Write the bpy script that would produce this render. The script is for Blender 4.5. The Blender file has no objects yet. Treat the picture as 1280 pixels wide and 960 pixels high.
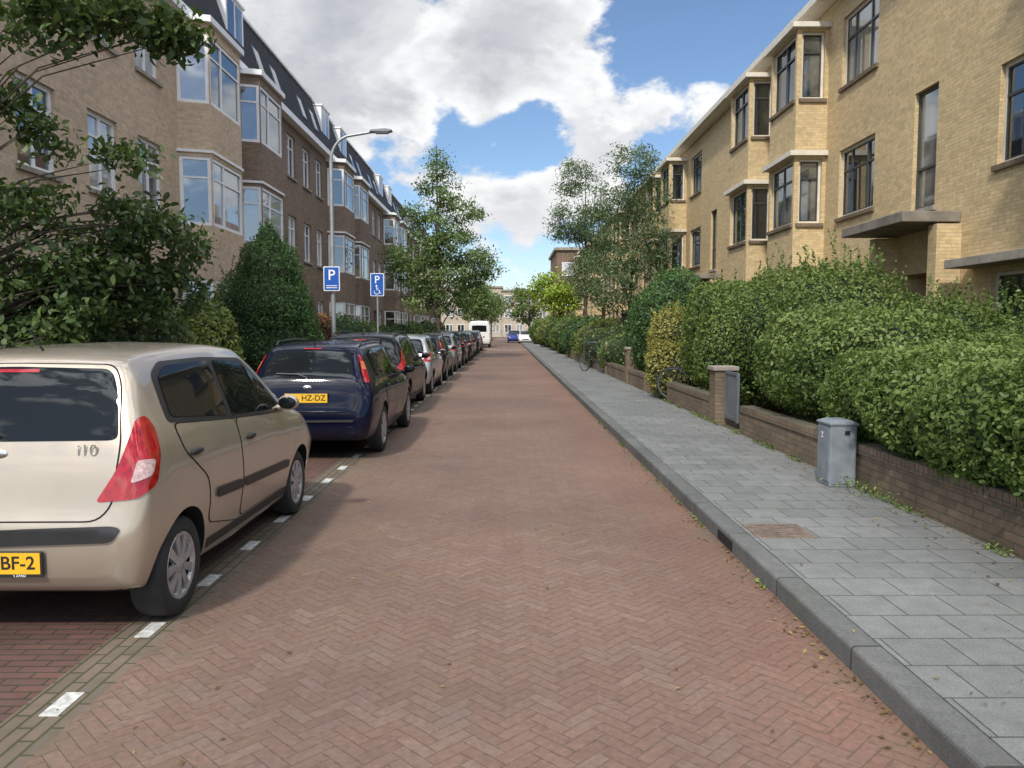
import bpy, math, random
import numpy as np
from mathutils import Vector
from mathutils.bvhtree import BVHTree
from mathutils.geometry import delaunay_2d_cdt
from mathutils.interpolate import poly_3d_calc
random.seed(7); rng=np.random.default_rng(7)
S=bpy.context.scene; COL=S.collection; PI=math.pi
CAMH=1.6; PIT=math.atan(68/960); CP,SP=math.cos(PIT),math.sin(PIT)
def at(px,py,Y):
    t=(py-480)/960; k=Y/(CP-t*SP); return ((px-633)/960*k, Y, CAMH+(-SP-t*CP)*k)
# ------------------------------------------------------------ node helpers
def N(nt,t,**k):
    n=nt.nodes.new('ShaderNode'+t)
    for a,b in k.items(): setattr(n,a,b)
    return n
def si(nt,s,v):
    if v is None: return
    if isinstance(v,bpy.types.NodeSocket): nt.links.new(v,s); return
    if hasattr(s.default_value,'__len__') and len(s.default_value)==4 and len(v)==3: v=(*v,1)
    s.default_value=v
def mt(nt,op,a,b=None,c=None):
    n=N(nt,'Math',operation=op)
    for i,v in enumerate((a,b,c)): si(nt,n.inputs[i],v)
    return n.outputs[0]
def mixc(nt,f,a,b,bt='MIX'):
    n=N(nt,'Mix',data_type='RGBA',blend_type=bt); si(nt,n.inputs[0],f); si(nt,n.inputs[6],a); si(nt,n.inputs[7],b); return n.outputs[2]
def mr(nt,v,a,b,c=0.,d=1.):
    n=N(nt,'MapRange'); n.interpolation_type='SMOOTHSTEP'
    for i,x in enumerate((v,a,b,c,d)): si(nt,n.inputs[i],x)
    return n.outputs[0]
def noise(nt,vec,scale,detail=4,rough=.55,dist=0.):
    n=N(nt,'TexNoise'); si(nt,n.inputs['Vector'],vec); n.inputs['Scale'].default_value=scale; n.inputs['Detail'].default_value=detail
    n.inputs['Roughness'].default_value=rough; n.inputs['Distortion'].default_value=dist; return n.outputs[0]
def ramp(nt,f,stops):
    n=N(nt,'ValToRGB'); si(nt,n.inputs[0],f); e=n.color_ramp.elements
    while len(e)<len(stops): e.new(.5)
    for x,(p,c) in zip(e,stops): x.position=p; x.color=(*c,1)
    return n.outputs[0]
def bump(nt,b,h,st,dist=.01):
    n=N(nt,'Bump'); n.inputs['Strength'].default_value=st; n.inputs['Distance'].default_value=dist; si(nt,n.inputs['Height'],h); nt.links.new(n.outputs[0],b.inputs['Normal'])
def mat(name):
    m=bpy.data.materials.new(name); m.use_nodes=True; nt=m.node_tree; return m,nt,nt.nodes['Principled BSDF']
def pos(nt): return N(nt,'NewGeometry').outputs['Position']
def simple(name,col,rough=.6,metal=0.,var=.15,sc=6,bmp=0.,coat=0.,spec=.5):
    m,nt,b=mat(name); tc=N(nt,'TexCoord').outputs['Object']
    n=noise(nt,tc,sc,5); lo=tuple(c*(1-var) for c in col); hi=tuple(min(1,c*(1+var)) for c in col)
    si(nt,b.inputs['Base Color'],ramp(nt,n,[(.3,lo),(.7,hi)])); b.inputs['Roughness'].default_value=rough; b.inputs['Metallic'].default_value=metal
    b.inputs['Coat Weight'].default_value=coat; b.inputs['Coat Roughness'].default_value=.04; b.inputs['Specular IOR Level'].default_value=spec
    if bmp: bump(nt,b,noise(nt,tc,sc*12,3),bmp)
    return m
def brickmat(name,c1,c2,mor,w=.22,h=.065,ms=.007,stain=.25,flat=False,speck=0.):
    m,nt,b=mat(name); g=N(nt,'NewGeometry'); sp=N(nt,'SeparateXYZ'); sn=N(nt,'SeparateXYZ')
    nt.links.new(g.outputs['Position'],sp.inputs[0]); nt.links.new(g.outputs['True Normal'],sn.inputs[0])
    X,Y,Z=sp.outputs; nx,ny,_=sn.outputs
    cb=N(nt,'CombineXYZ')
    if flat=='y': si(nt,cb.inputs[0],Y); si(nt,cb.inputs[1],X)
    elif flat=='x': si(nt,cb.inputs[0],X); si(nt,cb.inputs[1],Y)
    else:
        si(nt,cb.inputs[0],mt(nt,'SUBTRACT',mt(nt,'MULTIPLY',nx,Y),mt(nt,'MULTIPLY',ny,X))); si(nt,cb.inputs[1],Z)
    br=N(nt,'TexBrick'); si(nt,br.inputs['Vector'],cb.outputs[0])
    for k,v in (('Color1',c1),('Color2',c2),('Mortar',mor),('Scale',1.),('Mortar Size',ms),('Mortar Smooth',.3),('Bias',0.),('Brick Width',w),('Row Height',h)): si(nt,br.inputs[k],v)
    big=noise(nt,g.outputs['Position'],.7,5); fine=noise(nt,g.outputs['Position'],9,4)
    c=mixc(nt,1.,br.outputs['Color'],ramp(nt,big,[(.3,(1-stain,)*3),(.7,(1.,1.,1.))]),'MULTIPLY')
    c=mixc(nt,1.,c,ramp(nt,fine,[(.25,(.80,.80,.80)),(.75,(1.10,1.08,1.06))]),'MULTIPLY')
    if speck:
        c=mixc(nt,1.,c,ramp(nt,noise(nt,g.outputs['Position'],90,3,.7),[(.35,(1-speck,)*3),(.65,(1+speck,)*3)]),'MULTIPLY')
        c=mixc(nt,mr(nt,noise(nt,g.outputs['Position'],1.7,6,.65),.52,.75,0.,.35),c,(.11,.115,.085))
    si(nt,b.inputs['Base Color'],c); b.inputs['Roughness'].default_value=.85; b.inputs['Specular IOR Level'].default_value=.25
    bump(nt,b,mt(nt,'ADD',mt(nt,'SUBTRACT',1.,br.outputs['Fac']),mt(nt,'MULTIPLY',fine,.5)),.6,.006)
    return m
def leafmat(name,dark,mid,light,rough=.42,spec=.35):
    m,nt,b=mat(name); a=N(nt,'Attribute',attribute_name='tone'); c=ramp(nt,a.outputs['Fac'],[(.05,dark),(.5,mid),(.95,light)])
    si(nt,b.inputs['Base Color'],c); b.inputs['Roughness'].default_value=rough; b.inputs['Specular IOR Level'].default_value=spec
    tr=N(nt,'BsdfTranslucent'); si(nt,tr.inputs[0],mixc(nt,.5,c,(.18,.26,.03))); mx=N(nt,'MixShader'); mx.inputs[0].default_value=.25
    nt.links.new(b.outputs[0],mx.inputs[1]); nt.links.new(tr.outputs[0],mx.inputs[2]); nt.links.new(mx.outputs[0],nt.nodes['Material Output'].inputs[0])
    return m
def paint(name,col,metal=.35):
    m,nt,b=mat(name); tc=N(nt,'TexCoord').outputs['Object']; n=noise(nt,tc,3,6,.65); dk=sum(col)<.3
    sz=N(nt,'SeparateXYZ'); nt.links.new(tc,sz.inputs[0])
    dirt=mt(nt,'ADD',mr(nt,n,.45,.8,0.,.02 if dk else .10),mr(nt,mt(nt,'ADD',sz.outputs[2],mt(nt,'MULTIPLY',n,.25)),.62,.3,0.,.06 if dk else .26))
    si(nt,b.inputs['Base Color'],mixc(nt,dirt,col,(.2,.175,.14))); b.inputs['Metallic'].default_value=metal
    si(nt,b.inputs['Roughness'],mr(nt,n,.3,.7,.28,.42)); b.inputs['Coat Weight'].default_value=.55 if dk else .9; b.inputs['Coat Roughness'].default_value=.04; b.inputs['Specular IOR Level'].default_value=.05 if dk else .4; return m
def glassmat(name,c0,c1,gl=.35,rough=.03,fr=.6,lo=.5):
    m,nt,b=mat(name); r=N(nt,'ObjectInfo').outputs['Random']; tc=N(nt,'TexCoord').outputs['Object']
    n=noise(nt,tc,1.3,3); f=mr(nt,mt(nt,'ADD',mt(nt,'MULTIPLY',r,.8),mt(nt,'MULTIPLY',n,.5)),lo,1.,0.,1.)
    si(nt,b.inputs['Base Color'],mixc(nt,f,c0,c1)); b.inputs['Roughness'].default_value=.3; b.inputs['Specular IOR Level'].default_value=0.
    g=N(nt,'BsdfGlossy'); g.inputs['Color'].default_value=(.85,.9,.95,1); g.inputs['Roughness'].default_value=rough
    lw=N(nt,'LayerWeight'); lw.inputs[0].default_value=.3
    mx=N(nt,'MixShader'); si(nt,mx.inputs[0],mt(nt,'ADD',mt(nt,'MULTIPLY',lw.outputs['Fresnel'],fr),gl)); nt.links.new(b.outputs[0],mx.inputs[1]); nt.links.new(g.outputs[0],mx.inputs[2])
    nt.links.new(mx.outputs[0],nt.nodes['Material Output'].inputs[0]); return m
def roadmat():
    m,nt,b=mat('herringbone_brick'); P=pos(nt); s=N(nt,'SeparateXYZ'); nt.links.new(P,s.inputs[0]); x,y,_=s.outputs
    W=.062; n=3; q=.70711/W
    wv=mt(nt,'MULTIPLY',mt(nt,'SUBTRACT',noise(nt,P,.8,2),.5),.10)
    X=mt(nt,'MULTIPLY',mt(nt,'ADD',mt(nt,'ADD',x,y),wv),q); Y=mt(nt,'MULTIPLY',mt(nt,'ADD',mt(nt,'SUBTRACT',y,x),wv),q)
    i=mt(nt,'FLOOR',X); j=mt(nt,'FLOOR',Y); fx=mt(nt,'SUBTRACT',X,i); fy=mt(nt,'SUBTRACT',Y,j)
    k=mt(nt,'FLOORED_MODULO',mt(nt,'SUBTRACT',i,j),2.*n); h=mt(nt,'LESS_THAN',k,n-.5); v=mt(nt,'SUBTRACT',1.,h)
    sel=lambda a,c: mt(nt,'ADD',mt(nt,'MULTIPLY',a,h),mt(nt,'MULTIPLY',c,v))
    kv=mt(nt,'SUBTRACT',2.*n-1,k)
    al=sel(mt(nt,'ADD',k,fx),mt(nt,'ADD',kv,fy)); ac=sel(fy,fx)
    e=mt(nt,'MINIMUM',mt(nt,'MINIMUM',al,mt(nt,'SUBTRACT',float(n),al)),mt(nt,'MINIMUM',ac,mt(nt,'SUBTRACT',1.,ac)))
    cb=N(nt,'CombineXYZ'); si(nt,cb.inputs[0],sel(mt(nt,'SUBTRACT',i,k),i)); si(nt,cb.inputs[1],sel(j,mt(nt,'SUBTRACT',j,kv))); si(nt,cb.inputs[2],h)
    wn=N(nt,'TexWhiteNoise'); nt.links.new(cb.outputs[0],wn.inputs['Vector'])
    col=ramp(nt,wn.outputs['Value'],[(0.,(.182,.118,.092)),(.3,(.198,.129,.100)),(.6,(.205,.134,.104)),(.85,(.20,.139,.113)),(1.,(.222,.152,.120))])
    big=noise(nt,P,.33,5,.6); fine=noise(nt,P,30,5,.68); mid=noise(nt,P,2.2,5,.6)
    col=mixc(nt,mt(nt,'MULTIPLY',mr(nt,x,.7,1.5),.55),col,(.225,.118,.088))
    col=mixc(nt,1.,col,ramp(nt,big,[(.32,(.70,.70,.71)),(.68,(1.14,1.10,1.07))]),'MULTIPLY')  # dirt patches, plus broad cloud and tree shade painted into the colour
    col=mixc(nt,1.,col,ramp(nt,fine,[(.3,(.72,.72,.72)),(.75,(1.2,1.19,1.17))]),'MULTIPLY')
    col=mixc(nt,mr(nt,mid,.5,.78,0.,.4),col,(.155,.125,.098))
    edge=mt(nt,'ADD',mr(nt,x,-1.1,-1.9),mr(nt,x,1.35,1.62)); moss=mr(nt,mt(nt,'ADD',noise(nt,P,1.3,4),mt(nt,'MULTIPLY',edge,.2)),.5,.7)
    jc=mixc(nt,moss,(.105,.074,.057),(.092,.088,.042))
    jf=mr(nt,mt(nt,'ADD',e,mt(nt,'MULTIPLY',mt(nt,'SUBTRACT',fine,.5),.2)),.005,.09)
    col=mixc(nt,mt(nt,'ADD',.36,mt(nt,'MULTIPLY',jf,.64)),jc,col); col=mixc(nt,mt(nt,'MULTIPLY',edge,mr(nt,mid,.4,.7,0.,.5)),col,(.12,.105,.065))
    si(nt,b.inputs['Base Color'],col); b.inputs['Roughness'].default_value=.78; b.inputs['Specular IOR Level'].default_value=.3
    bump(nt,b,mt(nt,'ADD',mt(nt,'ADD',jf,mt(nt,'MULTIPLY',wn.outputs['Value'],.4)),mt(nt,'MULTIPLY',fine,.6)),.5,.006)
    return m
def slatemat(name,c1,c2):
    m=brickmat(name,c1,c2,tuple(c*.3 for c in c1),.2,.16,.006,.2); return m
M={}
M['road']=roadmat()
M['park']=brickmat('parking_brick',(.17,.09,.075),(.135,.08,.07),(.055,.06,.03),.2,.065,.006,.4,'x')
M['strip']=brickmat('gutter_brick',(.20,.155,.12),(.155,.128,.10),(.075,.08,.038),.2,.068,.007,.4,'y')
M['tiles']=brickmat('paving_tile',(.228,.236,.230),(.182,.192,.188),(.085,.09,.07),.3,.3,.005,.25,'x',.18)
M['kerb']=brickmat('kerb_stone',(.165,.17,.163),(.14,.146,.142),(.06,.06,.05),1.,5.,.008,.35,'y',.2)
M['soil']=simple('soil',(.07,.065,.035),.95,0,.4,1.5,.3)
M['ybrick']=brickmat('yellow_brick',(.69,.53,.295),(.56,.42,.22),(.48,.41,.29),stain=.1)
M['tbrick']=brickmat('tan_brick',(.74,.56,.40),(.60,.44,.30),(.55,.48,.38),stain=.15)
M['dbrick']=brickmat('brown_brick',(.32,.23,.175),(.235,.165,.125),(.28,.235,.18),stain=.2)
M['wbrick']=brickmat('garden_wall_brick',(.27,.195,.135),(.2,.15,.11),(.15,.14,.1),stain=.45)
M['rbrick']=brickmat('far_brown_brick',(.26,.17,.12),(.2,.13,.09),(.2,.16,.12))
M['slate']=slatemat('slate',(.05,.052,.06),(.036,.038,.046))
M['clay']=slatemat('clay_tile',(.16,.075,.05),(.12,.06,.045))
M['white']=simple('white_paint',(.84,.83,.82),.45,0,.05,5)
M['cream']=simple('cream_paint',(.66,.61,.51),.5,0,.1,4)
M['darkframe']=simple('dark_frame_paint',(.05,.055,.05),.4,0,.2,4)
M['conc']=simple('concrete',(.28,.25,.205),.85,0,.3,3,.2)
M['dconc']=simple('weathered_concrete',(.19,.165,.135),.85,0,.35,3,.2)
M['steel']=simple('galvanised_steel',(.36,.38,.39),.45,.5,.15,5)
M['cabinet']=simple('grey_cabinet_paint',(.19,.215,.235),.5,0,.2,7,.05)
M['gatep']=simple('grey_gate_paint',(.13,.15,.17),.5,.2,.15,5)
M['rust']=simple('rusted_iron',(.19,.145,.115),.7,.3,.35,14,.3)
M['tyre']=simple('tyre_rubber',(.022,.022,.022),.8,0,.25,10)
M['black']=simple('black_plastic',(.02,.02,.021),.5,0,.2,8)
M['gap']=simple('dark_gap',(.006,.006,.006),.9,0,.1,8)
M['rim']=simple('silver_rim',(.42,.42,.42),.4,.6,.25,12)
M['chrome']=simple('chrome',(.75,.75,.75),.15,1.,.05,8)
M['red']=simple('red_lens',(.34,.008,.010),.10,0,.35,30,0,.8)
M['amber']=simple('amber_lens',(.6,.16,.05),.15,0,.2,14,0,.8)
M['clear']=simple('clear_lens',(.52,.36,.34),.10,0,.4,40,0,.8)
M['plate']=simple('yellow_plate',(.75,.42,.02),.4,0,.05,6)
M['ink']=simple('black_ink',(.012,.012,.012),.6,0,.1,6)
M['blue']=simple('sign_blue',(.01,.09,.42),.4,0,.08,6)
M['signwhite']=simple('sign_white',(.8,.8,.8),.45,0,.05,6)
M['roadpaint']=simple('worn_road_paint',(.48,.48,.455),.7,0,.4,28,.2)
M['dooro']=simple('dark_wood_door',(.06,.035,.025),.5,0,.3,5)
M['cglass']=glassmat('car_glass',(.006,.007,.008),(.012,.014,.014),.012,.02,.55)
M['wglass']=glassmat('window_glass',(.016,.018,.02),(.42,.41,.39),.26,.03,.55,.45)
M['dglass']=glassmat('dark_window_glass',(.010,.012,.012),(.22,.21,.18),.22,.03,.55,.75)
M['bark']=simple('bark',(.085,.068,.05),.9,0,.4,8,.5)
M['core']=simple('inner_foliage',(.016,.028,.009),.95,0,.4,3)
M['privet']=leafmat('privet_leaf',(.050,.088,.020),(.118,.178,.042),(.21,.27,.08),.5,.3)
M['magnolia']=leafmat('broad_leaf',(.032,.058,.02),(.070,.115,.035),(.135,.185,.062))
M['yew']=leafmat('conifer_needle',(.022,.06,.018),(.058,.13,.038),(.12,.21,.065),.55)
M['laurel']=leafmat('yellow_green_leaf',(.07,.10,.02),(.17,.21,.045),(.30,.32,.09))
M['gold']=leafmat('golden_leaf',(.12,.14,.03),(.29,.275,.065),(.45,.41,.14),.5)
M['redleaf']=leafmat('red_leaf',(.09,.025,.022),(.19,.06,.045),(.25,.14,.06))
M['tree']=leafmat('street_tree_leaf',(.065,.105,.03),(.14,.21,.07),(.23,.30,.11))
M['euc']=leafmat('grey_green_leaf',(.06,.095,.045),(.12,.175,.08),(.21,.27,.14),.6,.2)
M['lime']=leafmat('bright_leaf',(.16,.24,.02),(.30,.42,.05),(.45,.55,.09))
M['dry']=leafmat('dry_leaf',(.09,.05,.02),(.2,.13,.05),(.34,.26,.1),.8)
PAINTS={k:paint('paint_'+k,c,mtl) for k,(c,mtl) in dict(beige=((.475,.405,.32),.55),navy=((.002,.0035,.016),.0),black=((.005,.005,.0065),.0),silver=((.42,.43,.44),.6),grey=((.16,.165,.17),.5),white=((.72,.72,.70),.0),blue=((.02,.04,.22),.2),dark=((.010,.011,.014),.0)).items()}
# ------------------------------------------------------------ mesh helpers
def tag(o,label,cat,group=None,kind=None):
    if label: o['label']=label
    if cat: o['category']=cat
    if group: o['group']=group
    if kind: o['kind']=kind
    return o
def empty(name,loc,rz=0): 
    o=bpy.data.objects.new(name,None); o.empty_display_size=.2; COL.objects.link(o); o.location=loc; o.rotation_euler=(0,0,rz); return o
class MB:
    def __init__(s): s.v=[]; s.f=[]; s.mi=[]
    def add(s,vs,fs,mi=0):
        b=len(s.v); s.v+=[tuple(v) for v in vs]; s.f+=[tuple(i+b for i in f) for f in fs]; s.mi+=[mi]*len(fs)
    def quad(s,a,b,c,d,mi=0): s.add((a,b,c,d),((0,1,2,3),),mi)
    def box(s,a,b,mi=0):
        (x0,y0,z0),(x1,y1,z1)=a,b
        s.add([(x0,y0,z0),(x1,y0,z0),(x1,y1,z0),(x0,y1,z0),(x0,y0,z1),(x1,y0,z1),(x1,y1,z1),(x0,y1,z1)],[(3,2,1,0),(4,5,6,7),(0,1,5,4),(1,2,6,5),(2,3,7,6),(3,0,4,7)],mi); return s
    def tube(s,pts,rad,seg=8,mi=0):
        pts=[Vector(p) for p in pts]; n=len(pts)
        if not hasattr(rad,'__len__'): rad=[rad]*n
        vs=[];pu=None
        for i,p in enumerate(pts):
            d=(pts[min(i+1,n-1)]-pts[max(i-1,0)]).normalized()
            u=(pu-d*pu.dot(d)) if pu else d.cross(Vector((0,0,1)) if abs(d.z)<.9 else Vector((1,0,0)))
            u.normalize(); pu=u; w=d.cross(u)
            vs+=[p+(u*math.cos(2*PI*k/seg)+w*math.sin(2*PI*k/seg))*rad[i] for k in range(seg)]
        fs=[(i*seg+k,i*seg+(k+1)%seg,(i+1)*seg+(k+1)%seg,(i+1)*seg+k) for i in range(n-1) for k in range(seg)]
        fs+=[tuple(range(seg))[::-1],tuple((n-1)*seg+k for k in range(seg))]; s.add(vs,fs,mi)
    def lathe(s,prof,seg=32,O=(0,0,0),axis='x',mi=0):
        vs=[]
        for r,h in prof:
            for k in range(seg):
                a=2*PI*k/seg; c,q=r*math.cos(a),r*math.sin(a)
                p={'x':(h,c,q),'y':(c,h,q),'z':(c,q,h)}[axis]; vs.append((p[0]+O[0],p[1]+O[1],p[2]+O[2]))
        n=len(prof); s.add(vs,[(i*seg+k,i*seg+(k+1)%seg,(i+1)*seg+(k+1)%seg,(i+1)*seg+k) for i in range(n-1) for k in range(seg)],mi)
    def prism(s,poly,f,mi=0):
        n=len(poly); s.add([f(u,v,0) for u,v in poly]+[f(u,v,1) for u,v in poly],[tuple(range(n))[::-1],tuple(range(n,2*n))]+[(i,(i+1)%n,n+(i+1)%n,n+i) for i in range(n)],mi); return s
    def ell(s,c,r,mi=0,nu=16,nv=10,pw=1.):
        g=lambda a: math.copysign(abs(a)**pw,a)
        vs=[(c[0]+r[0]*g(math.sin(PI*j/nv)*math.cos(2*PI*i/nu)),c[1]+r[1]*g(math.sin(PI*j/nv)*math.sin(2*PI*i/nu)),c[2]-r[2]*g(math.cos(PI*j/nv))) for j in range(nv+1) for i in range(nu)]
        s.add(vs,[(j*nu+i,j*nu+(i+1)%nu,(j+1)*nu+(i+1)%nu,(j+1)*nu+i) for j in range(nv) for i in range(nu)],mi)
    def mesh(s,name,mats,off=(0,0,0)):
        me=bpy.data.meshes.new(name); me.from_pydata([(v[0]-off[0],v[1]-off[1],v[2]-off[2]) for v in s.v],[],s.f)
        for m in mats: me.materials.append(m)
        me.polygons.foreach_set('material_index',s.mi); me.update(); return me
    def build(s,name,mats,parent=None,smooth=False,bevel=0,loc=None,world=True):
        off=tuple(parent.location) if (parent is not None and parent.parent is None and world) else ((0,0,0) if loc is None else loc)
        me=s.mesh(name,mats,off)
        if smooth:
            me.polygons.foreach_set('use_smooth',[True]*len(me.polygons)); me.set_sharp_from_angle(angle=math.radians(40))
        o=bpy.data.objects.new(name,me); COL.objects.link(o)
        if parent: o.parent=parent
        if loc is not None and not parent: o.location=loc
        if bevel:
            b=o.modifiers.new('bevel','BEVEL'); b.width=bevel; b.segments=2; b.limit_method='ANGLE'
        return o
def np_mesh(name,V,faces,tone=None,mats=()):
    me=bpy.data.meshes.new(name); me.vertices.add(len(V)); me.vertices.foreach_set('co',np.ascontiguousarray(V,dtype=np.float32).ravel())
    lp=np.concatenate([F.ravel() for F,_ in faces]).astype(np.int32); me.loops.add(len(lp)); me.loops.foreach_set('vertex_index',lp)
    tot=np.concatenate([np.full(len(F),F.shape[1]) for F,_ in faces]); st=np.concatenate([[0],np.cumsum(tot)[:-1]]).astype(np.int32)
    me.polygons.add(len(tot)); me.polygons.foreach_set('loop_start',st); me.polygons.foreach_set('material_index',np.concatenate([np.full(len(F),m) for F,m in faces]).astype(np.int32))
    for m in mats: me.materials.append(m)
    me.update(calc_edges=True); me.validate()
    if tone is not None:
        a=me.attributes.new('tone','FLOAT','POINT'); a.data.foreach_set('value',np.asarray(tone,dtype=np.float32))
    return me
def nrm(a): return a/(np.linalg.norm(a,axis=1,keepdims=True)+1e-9)
def leaves(P,O,size,aspect=.5,tilt=.7,hexl=False):
    n=len(P); nn=nrm(O+tilt*rng.normal(size=(n,3))); d=nrm(np.cross(nn,rng.normal(size=(n,3)))); s=np.cross(nn,d)
    L=(size*(.6+.8*rng.random(n)))[:,None]; W=L*aspect; fo=nn*L*.1
    if hexl: vs=[P-d*L*.5,P-d*L*.18+s*W*.46+fo,P+d*L*.18+s*W*.42+fo,P+d*L*.5-nn*L*.08,P+d*L*.18-s*W*.42+fo,P-d*L*.18-s*W*.46+fo]
    else: vs=[P-d*L*.5,P+s*W*.5+fo,P+d*L*.5,P-s*W*.5+fo]
    k=len(vs); return np.stack(vs,1).reshape(-1,3),np.arange(n*k).reshape(n,k),k
def wob(P,f=2.3): return (np.sin(P[:,0]*f*1.3+P[:,1]*f+1)+np.sin(P[:,1]*f*1.7-P[:,2]*f*1.2)+np.sin(P[:,2]*f*1.9+P[:,0]*f*.8+2))/3
def blob_pts(blobs,dens,jit=.14,pw=1.):
    PP=[];OO=[]
    for bi,(c,r) in enumerate(blobs):
        c=np.array(c);r=np.array(r); p=1.6; A=4*PI*(((r[0]*r[1])**p+(r[0]*r[2])**p+(r[1]*r[2])**p)/3)**(1/p)
        n=int(A*dens*(1+.5*(1-pw))); d=nrm(rng.normal(size=(n,3))); d=np.sign(d)*np.abs(d)**pw; q=c+d*r
        rad=1+.11*wob(q,2.6)+.06*wob(q,7)-jit*rng.random(n)**1.5*1.3+.05*rng.random(n)**4
        q=c+d*r*rad[:,None]; o=nrm(np.sign(d)*np.abs(d)**(2/pw-1)/r); keep=q[:,2]>.03
        for bj,(c2,r2) in enumerate(blobs):
            if bj!=bi: keep&=((np.abs((q-np.array(c2))/np.array(r2))**(2/pw)).sum(1))**(pw/2)>.86
        PP.append(q[keep]);OO.append(o[keep])
    return np.concatenate(PP),np.concatenate(OO)
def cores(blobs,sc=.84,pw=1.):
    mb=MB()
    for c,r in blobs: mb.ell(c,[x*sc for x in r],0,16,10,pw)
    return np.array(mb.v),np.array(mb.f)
def shrub(name,label,cat,blobs,size,m,dens,group=None,aspect=.52,hexl=False,shoots=0,tilt=.75,base=None,sh=1.,pw=1.,jit=.14):
    P,O=blob_pts(blobs,dens,jit,pw); extra=[]
    if shoots:
        top=P[O[:,2]>.35]; 
        for t in top[rng.choice(len(top),min(shoots,len(top)),replace=False)]:
            h=(.10+.3*rng.random()**2)*sh; k=int(h/.022)+3; ln=rng.normal(size=2)*.12
            for a in np.linspace(0,1,k): extra.append((t[0]+ln[0]*a*h*2+rng.normal()*.012,t[1]+ln[1]*a*h*2+rng.normal()*.012,t[2]+a*h))
    if extra: P=np.concatenate([P,np.array(extra)]); O=np.concatenate([O,np.tile([0,0,.4],(len(extra),1))])
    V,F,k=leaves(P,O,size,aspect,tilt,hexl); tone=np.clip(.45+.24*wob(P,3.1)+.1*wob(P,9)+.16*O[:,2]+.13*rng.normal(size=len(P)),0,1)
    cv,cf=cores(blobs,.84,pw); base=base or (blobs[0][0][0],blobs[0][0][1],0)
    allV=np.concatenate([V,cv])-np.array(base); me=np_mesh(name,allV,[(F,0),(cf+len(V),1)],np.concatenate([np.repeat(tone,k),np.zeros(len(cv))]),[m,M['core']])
    o=bpy.data.objects.new(name,me); COL.objects.link(o); o.location=base; return tag(o,label,cat,group)
def tree(name,label,cat,base,top,ells,size,m,per,cr,rt=.12,group=None,aspect=.5,hexl=False,lean=(0,0),nb=26,tilt=.9,spread=None):
    root=empty(name,base); tag(root,label,cat,group); B=np.array(base,float); cl=[];oo=[]
    for c,r,n in ells:
        d=nrm(rng.normal(size=(n,3))); u=(.35+.65*rng.random(n)**.5)[:,None]; cl.append(np.array(c)+d*np.array(r)*u); oo.append(d)
    cl=np.concatenate(cl);oo=np.concatenate(oo)
    P=np.repeat(cl,per,0)+rng.normal(size=(len(cl)*per,3))*np.array([cr,cr,cr*.6]); O=np.repeat(oo,per,0)*.6+np.array([0,0,.5])
    tone=np.clip(np.repeat(.45+.2*rng.normal(size=len(cl)),per)+.15*rng.normal(size=len(P)),0,1)
    V,F,k=leaves(P,O,size,aspect,tilt,hexl); me=np_mesh('crown',V-B,[(F,0)],np.repeat(tone,k),[m])
    o=bpy.data.objects.new('crown',me); COL.objects.link(o); o.parent=root
    mb=MB(); H=top-base[2]; tp=[Vector((base[0]+lean[0]*t+.03*H*.1*math.sin(5*t),base[1]+lean[1]*t,base[2]+H*t)) for t in np.linspace(0,1,9)]
    mb.tube(tp,[rt*(1.25 if i==0 else 1-.85*i/8) for i in range(9)],10)
    for ci in rng.choice(len(cl),min(nb,len(cl)),replace=False):
        e=Vector(cl[ci]); t=max(.12,min(.9,((e.z-base[2])/H)*.8-.08)); st=tp[int(t*8)].lerp(tp[min(8,int(t*8)+1)],t*8-int(t*8)); md=st.lerp(e,.5)+Vector((0,0,.12*(e-st).length)); r0=rt*(1-.8*t)*.42
        mb.tube([st,st.lerp(md,.5)+Vector((0,0,.03)),md,e],[r0,r0*.75,r0*.5,r0*.15],6)
    mb.build('trunk',[M['bark']],root,True); return root
def text_me(s,size,m,ext=.0015,bold=.008):
    cu=bpy.data.curves.new('lettering','FONT'); cu.body=s; cu.size=size; cu.extrude=ext; cu.align_x='CENTER'; cu.align_y='CENTER'; cu.offset=size*bold
    o=bpy.data.objects.new('lettering',cu); COL.objects.link(o); me=bpy.data.meshes.new_from_object(o.evaluated_get(bpy.context.evaluated_depsgraph_get())); bpy.data.objects.remove(o)
    me.materials.clear(); me.materials.append(m); return me
def put(name,me,parent,loc,rot=(0,0,0)):
    o=bpy.data.objects.new(name,me); COL.objects.link(o); o.parent=parent; o.location=loc; o.rotation_euler=rot; return o
def copy_tree(o,parent=None):
    c=o.copy(); COL.objects.link(c); c.parent=parent
    for ch in list(o.children): copy_tree(ch,c)
    return c
# ------------------------------------------------------------ setting
def sheet(name,x0,x1,y0,y1,z,m,z0=None):
    mb=MB()
    if z0 is None: mb.quad((x0,y0,z),(x1,y0,z),(x1,y1,z),(x0,y1,z))
    else: mb.box((x0,y0,z0),(x1,y1,z))
    o=mb.build(name,[m]); tag(o,None,None,None,'structure'); return o
sheet('ground',-600,600,-200,1200,-.03,M['soil'])
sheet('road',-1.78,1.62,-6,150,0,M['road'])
sheet('gutter_strip',-2.06,-1.78,-6,150,0,M['strip'])
sheet('parking_lane',-4.0,-2.06,-6,150,-.002,M['park'])
kl=sheet('kerb_left',-4.14,-4.0,-6,150,.115,M['kerb'],-.02)
kr=sheet('kerb_right',1.62,1.77,-6,150,.117,M['kerb'],-.02)
b=kr.modifiers.new('bevel','BEVEL'); b.width=.022; b.segments=3
sheet('pavement_left',-5.6,-4.14,-6,150,.11,M['tiles'],-.02)
sheet('pavement_right',1.77,3.34,-6,150,.112,M['tiles'],-.02)
sheet('garden_left',-8.4,-5.6,-6,110,.1,M['soil'],-.02)
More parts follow.
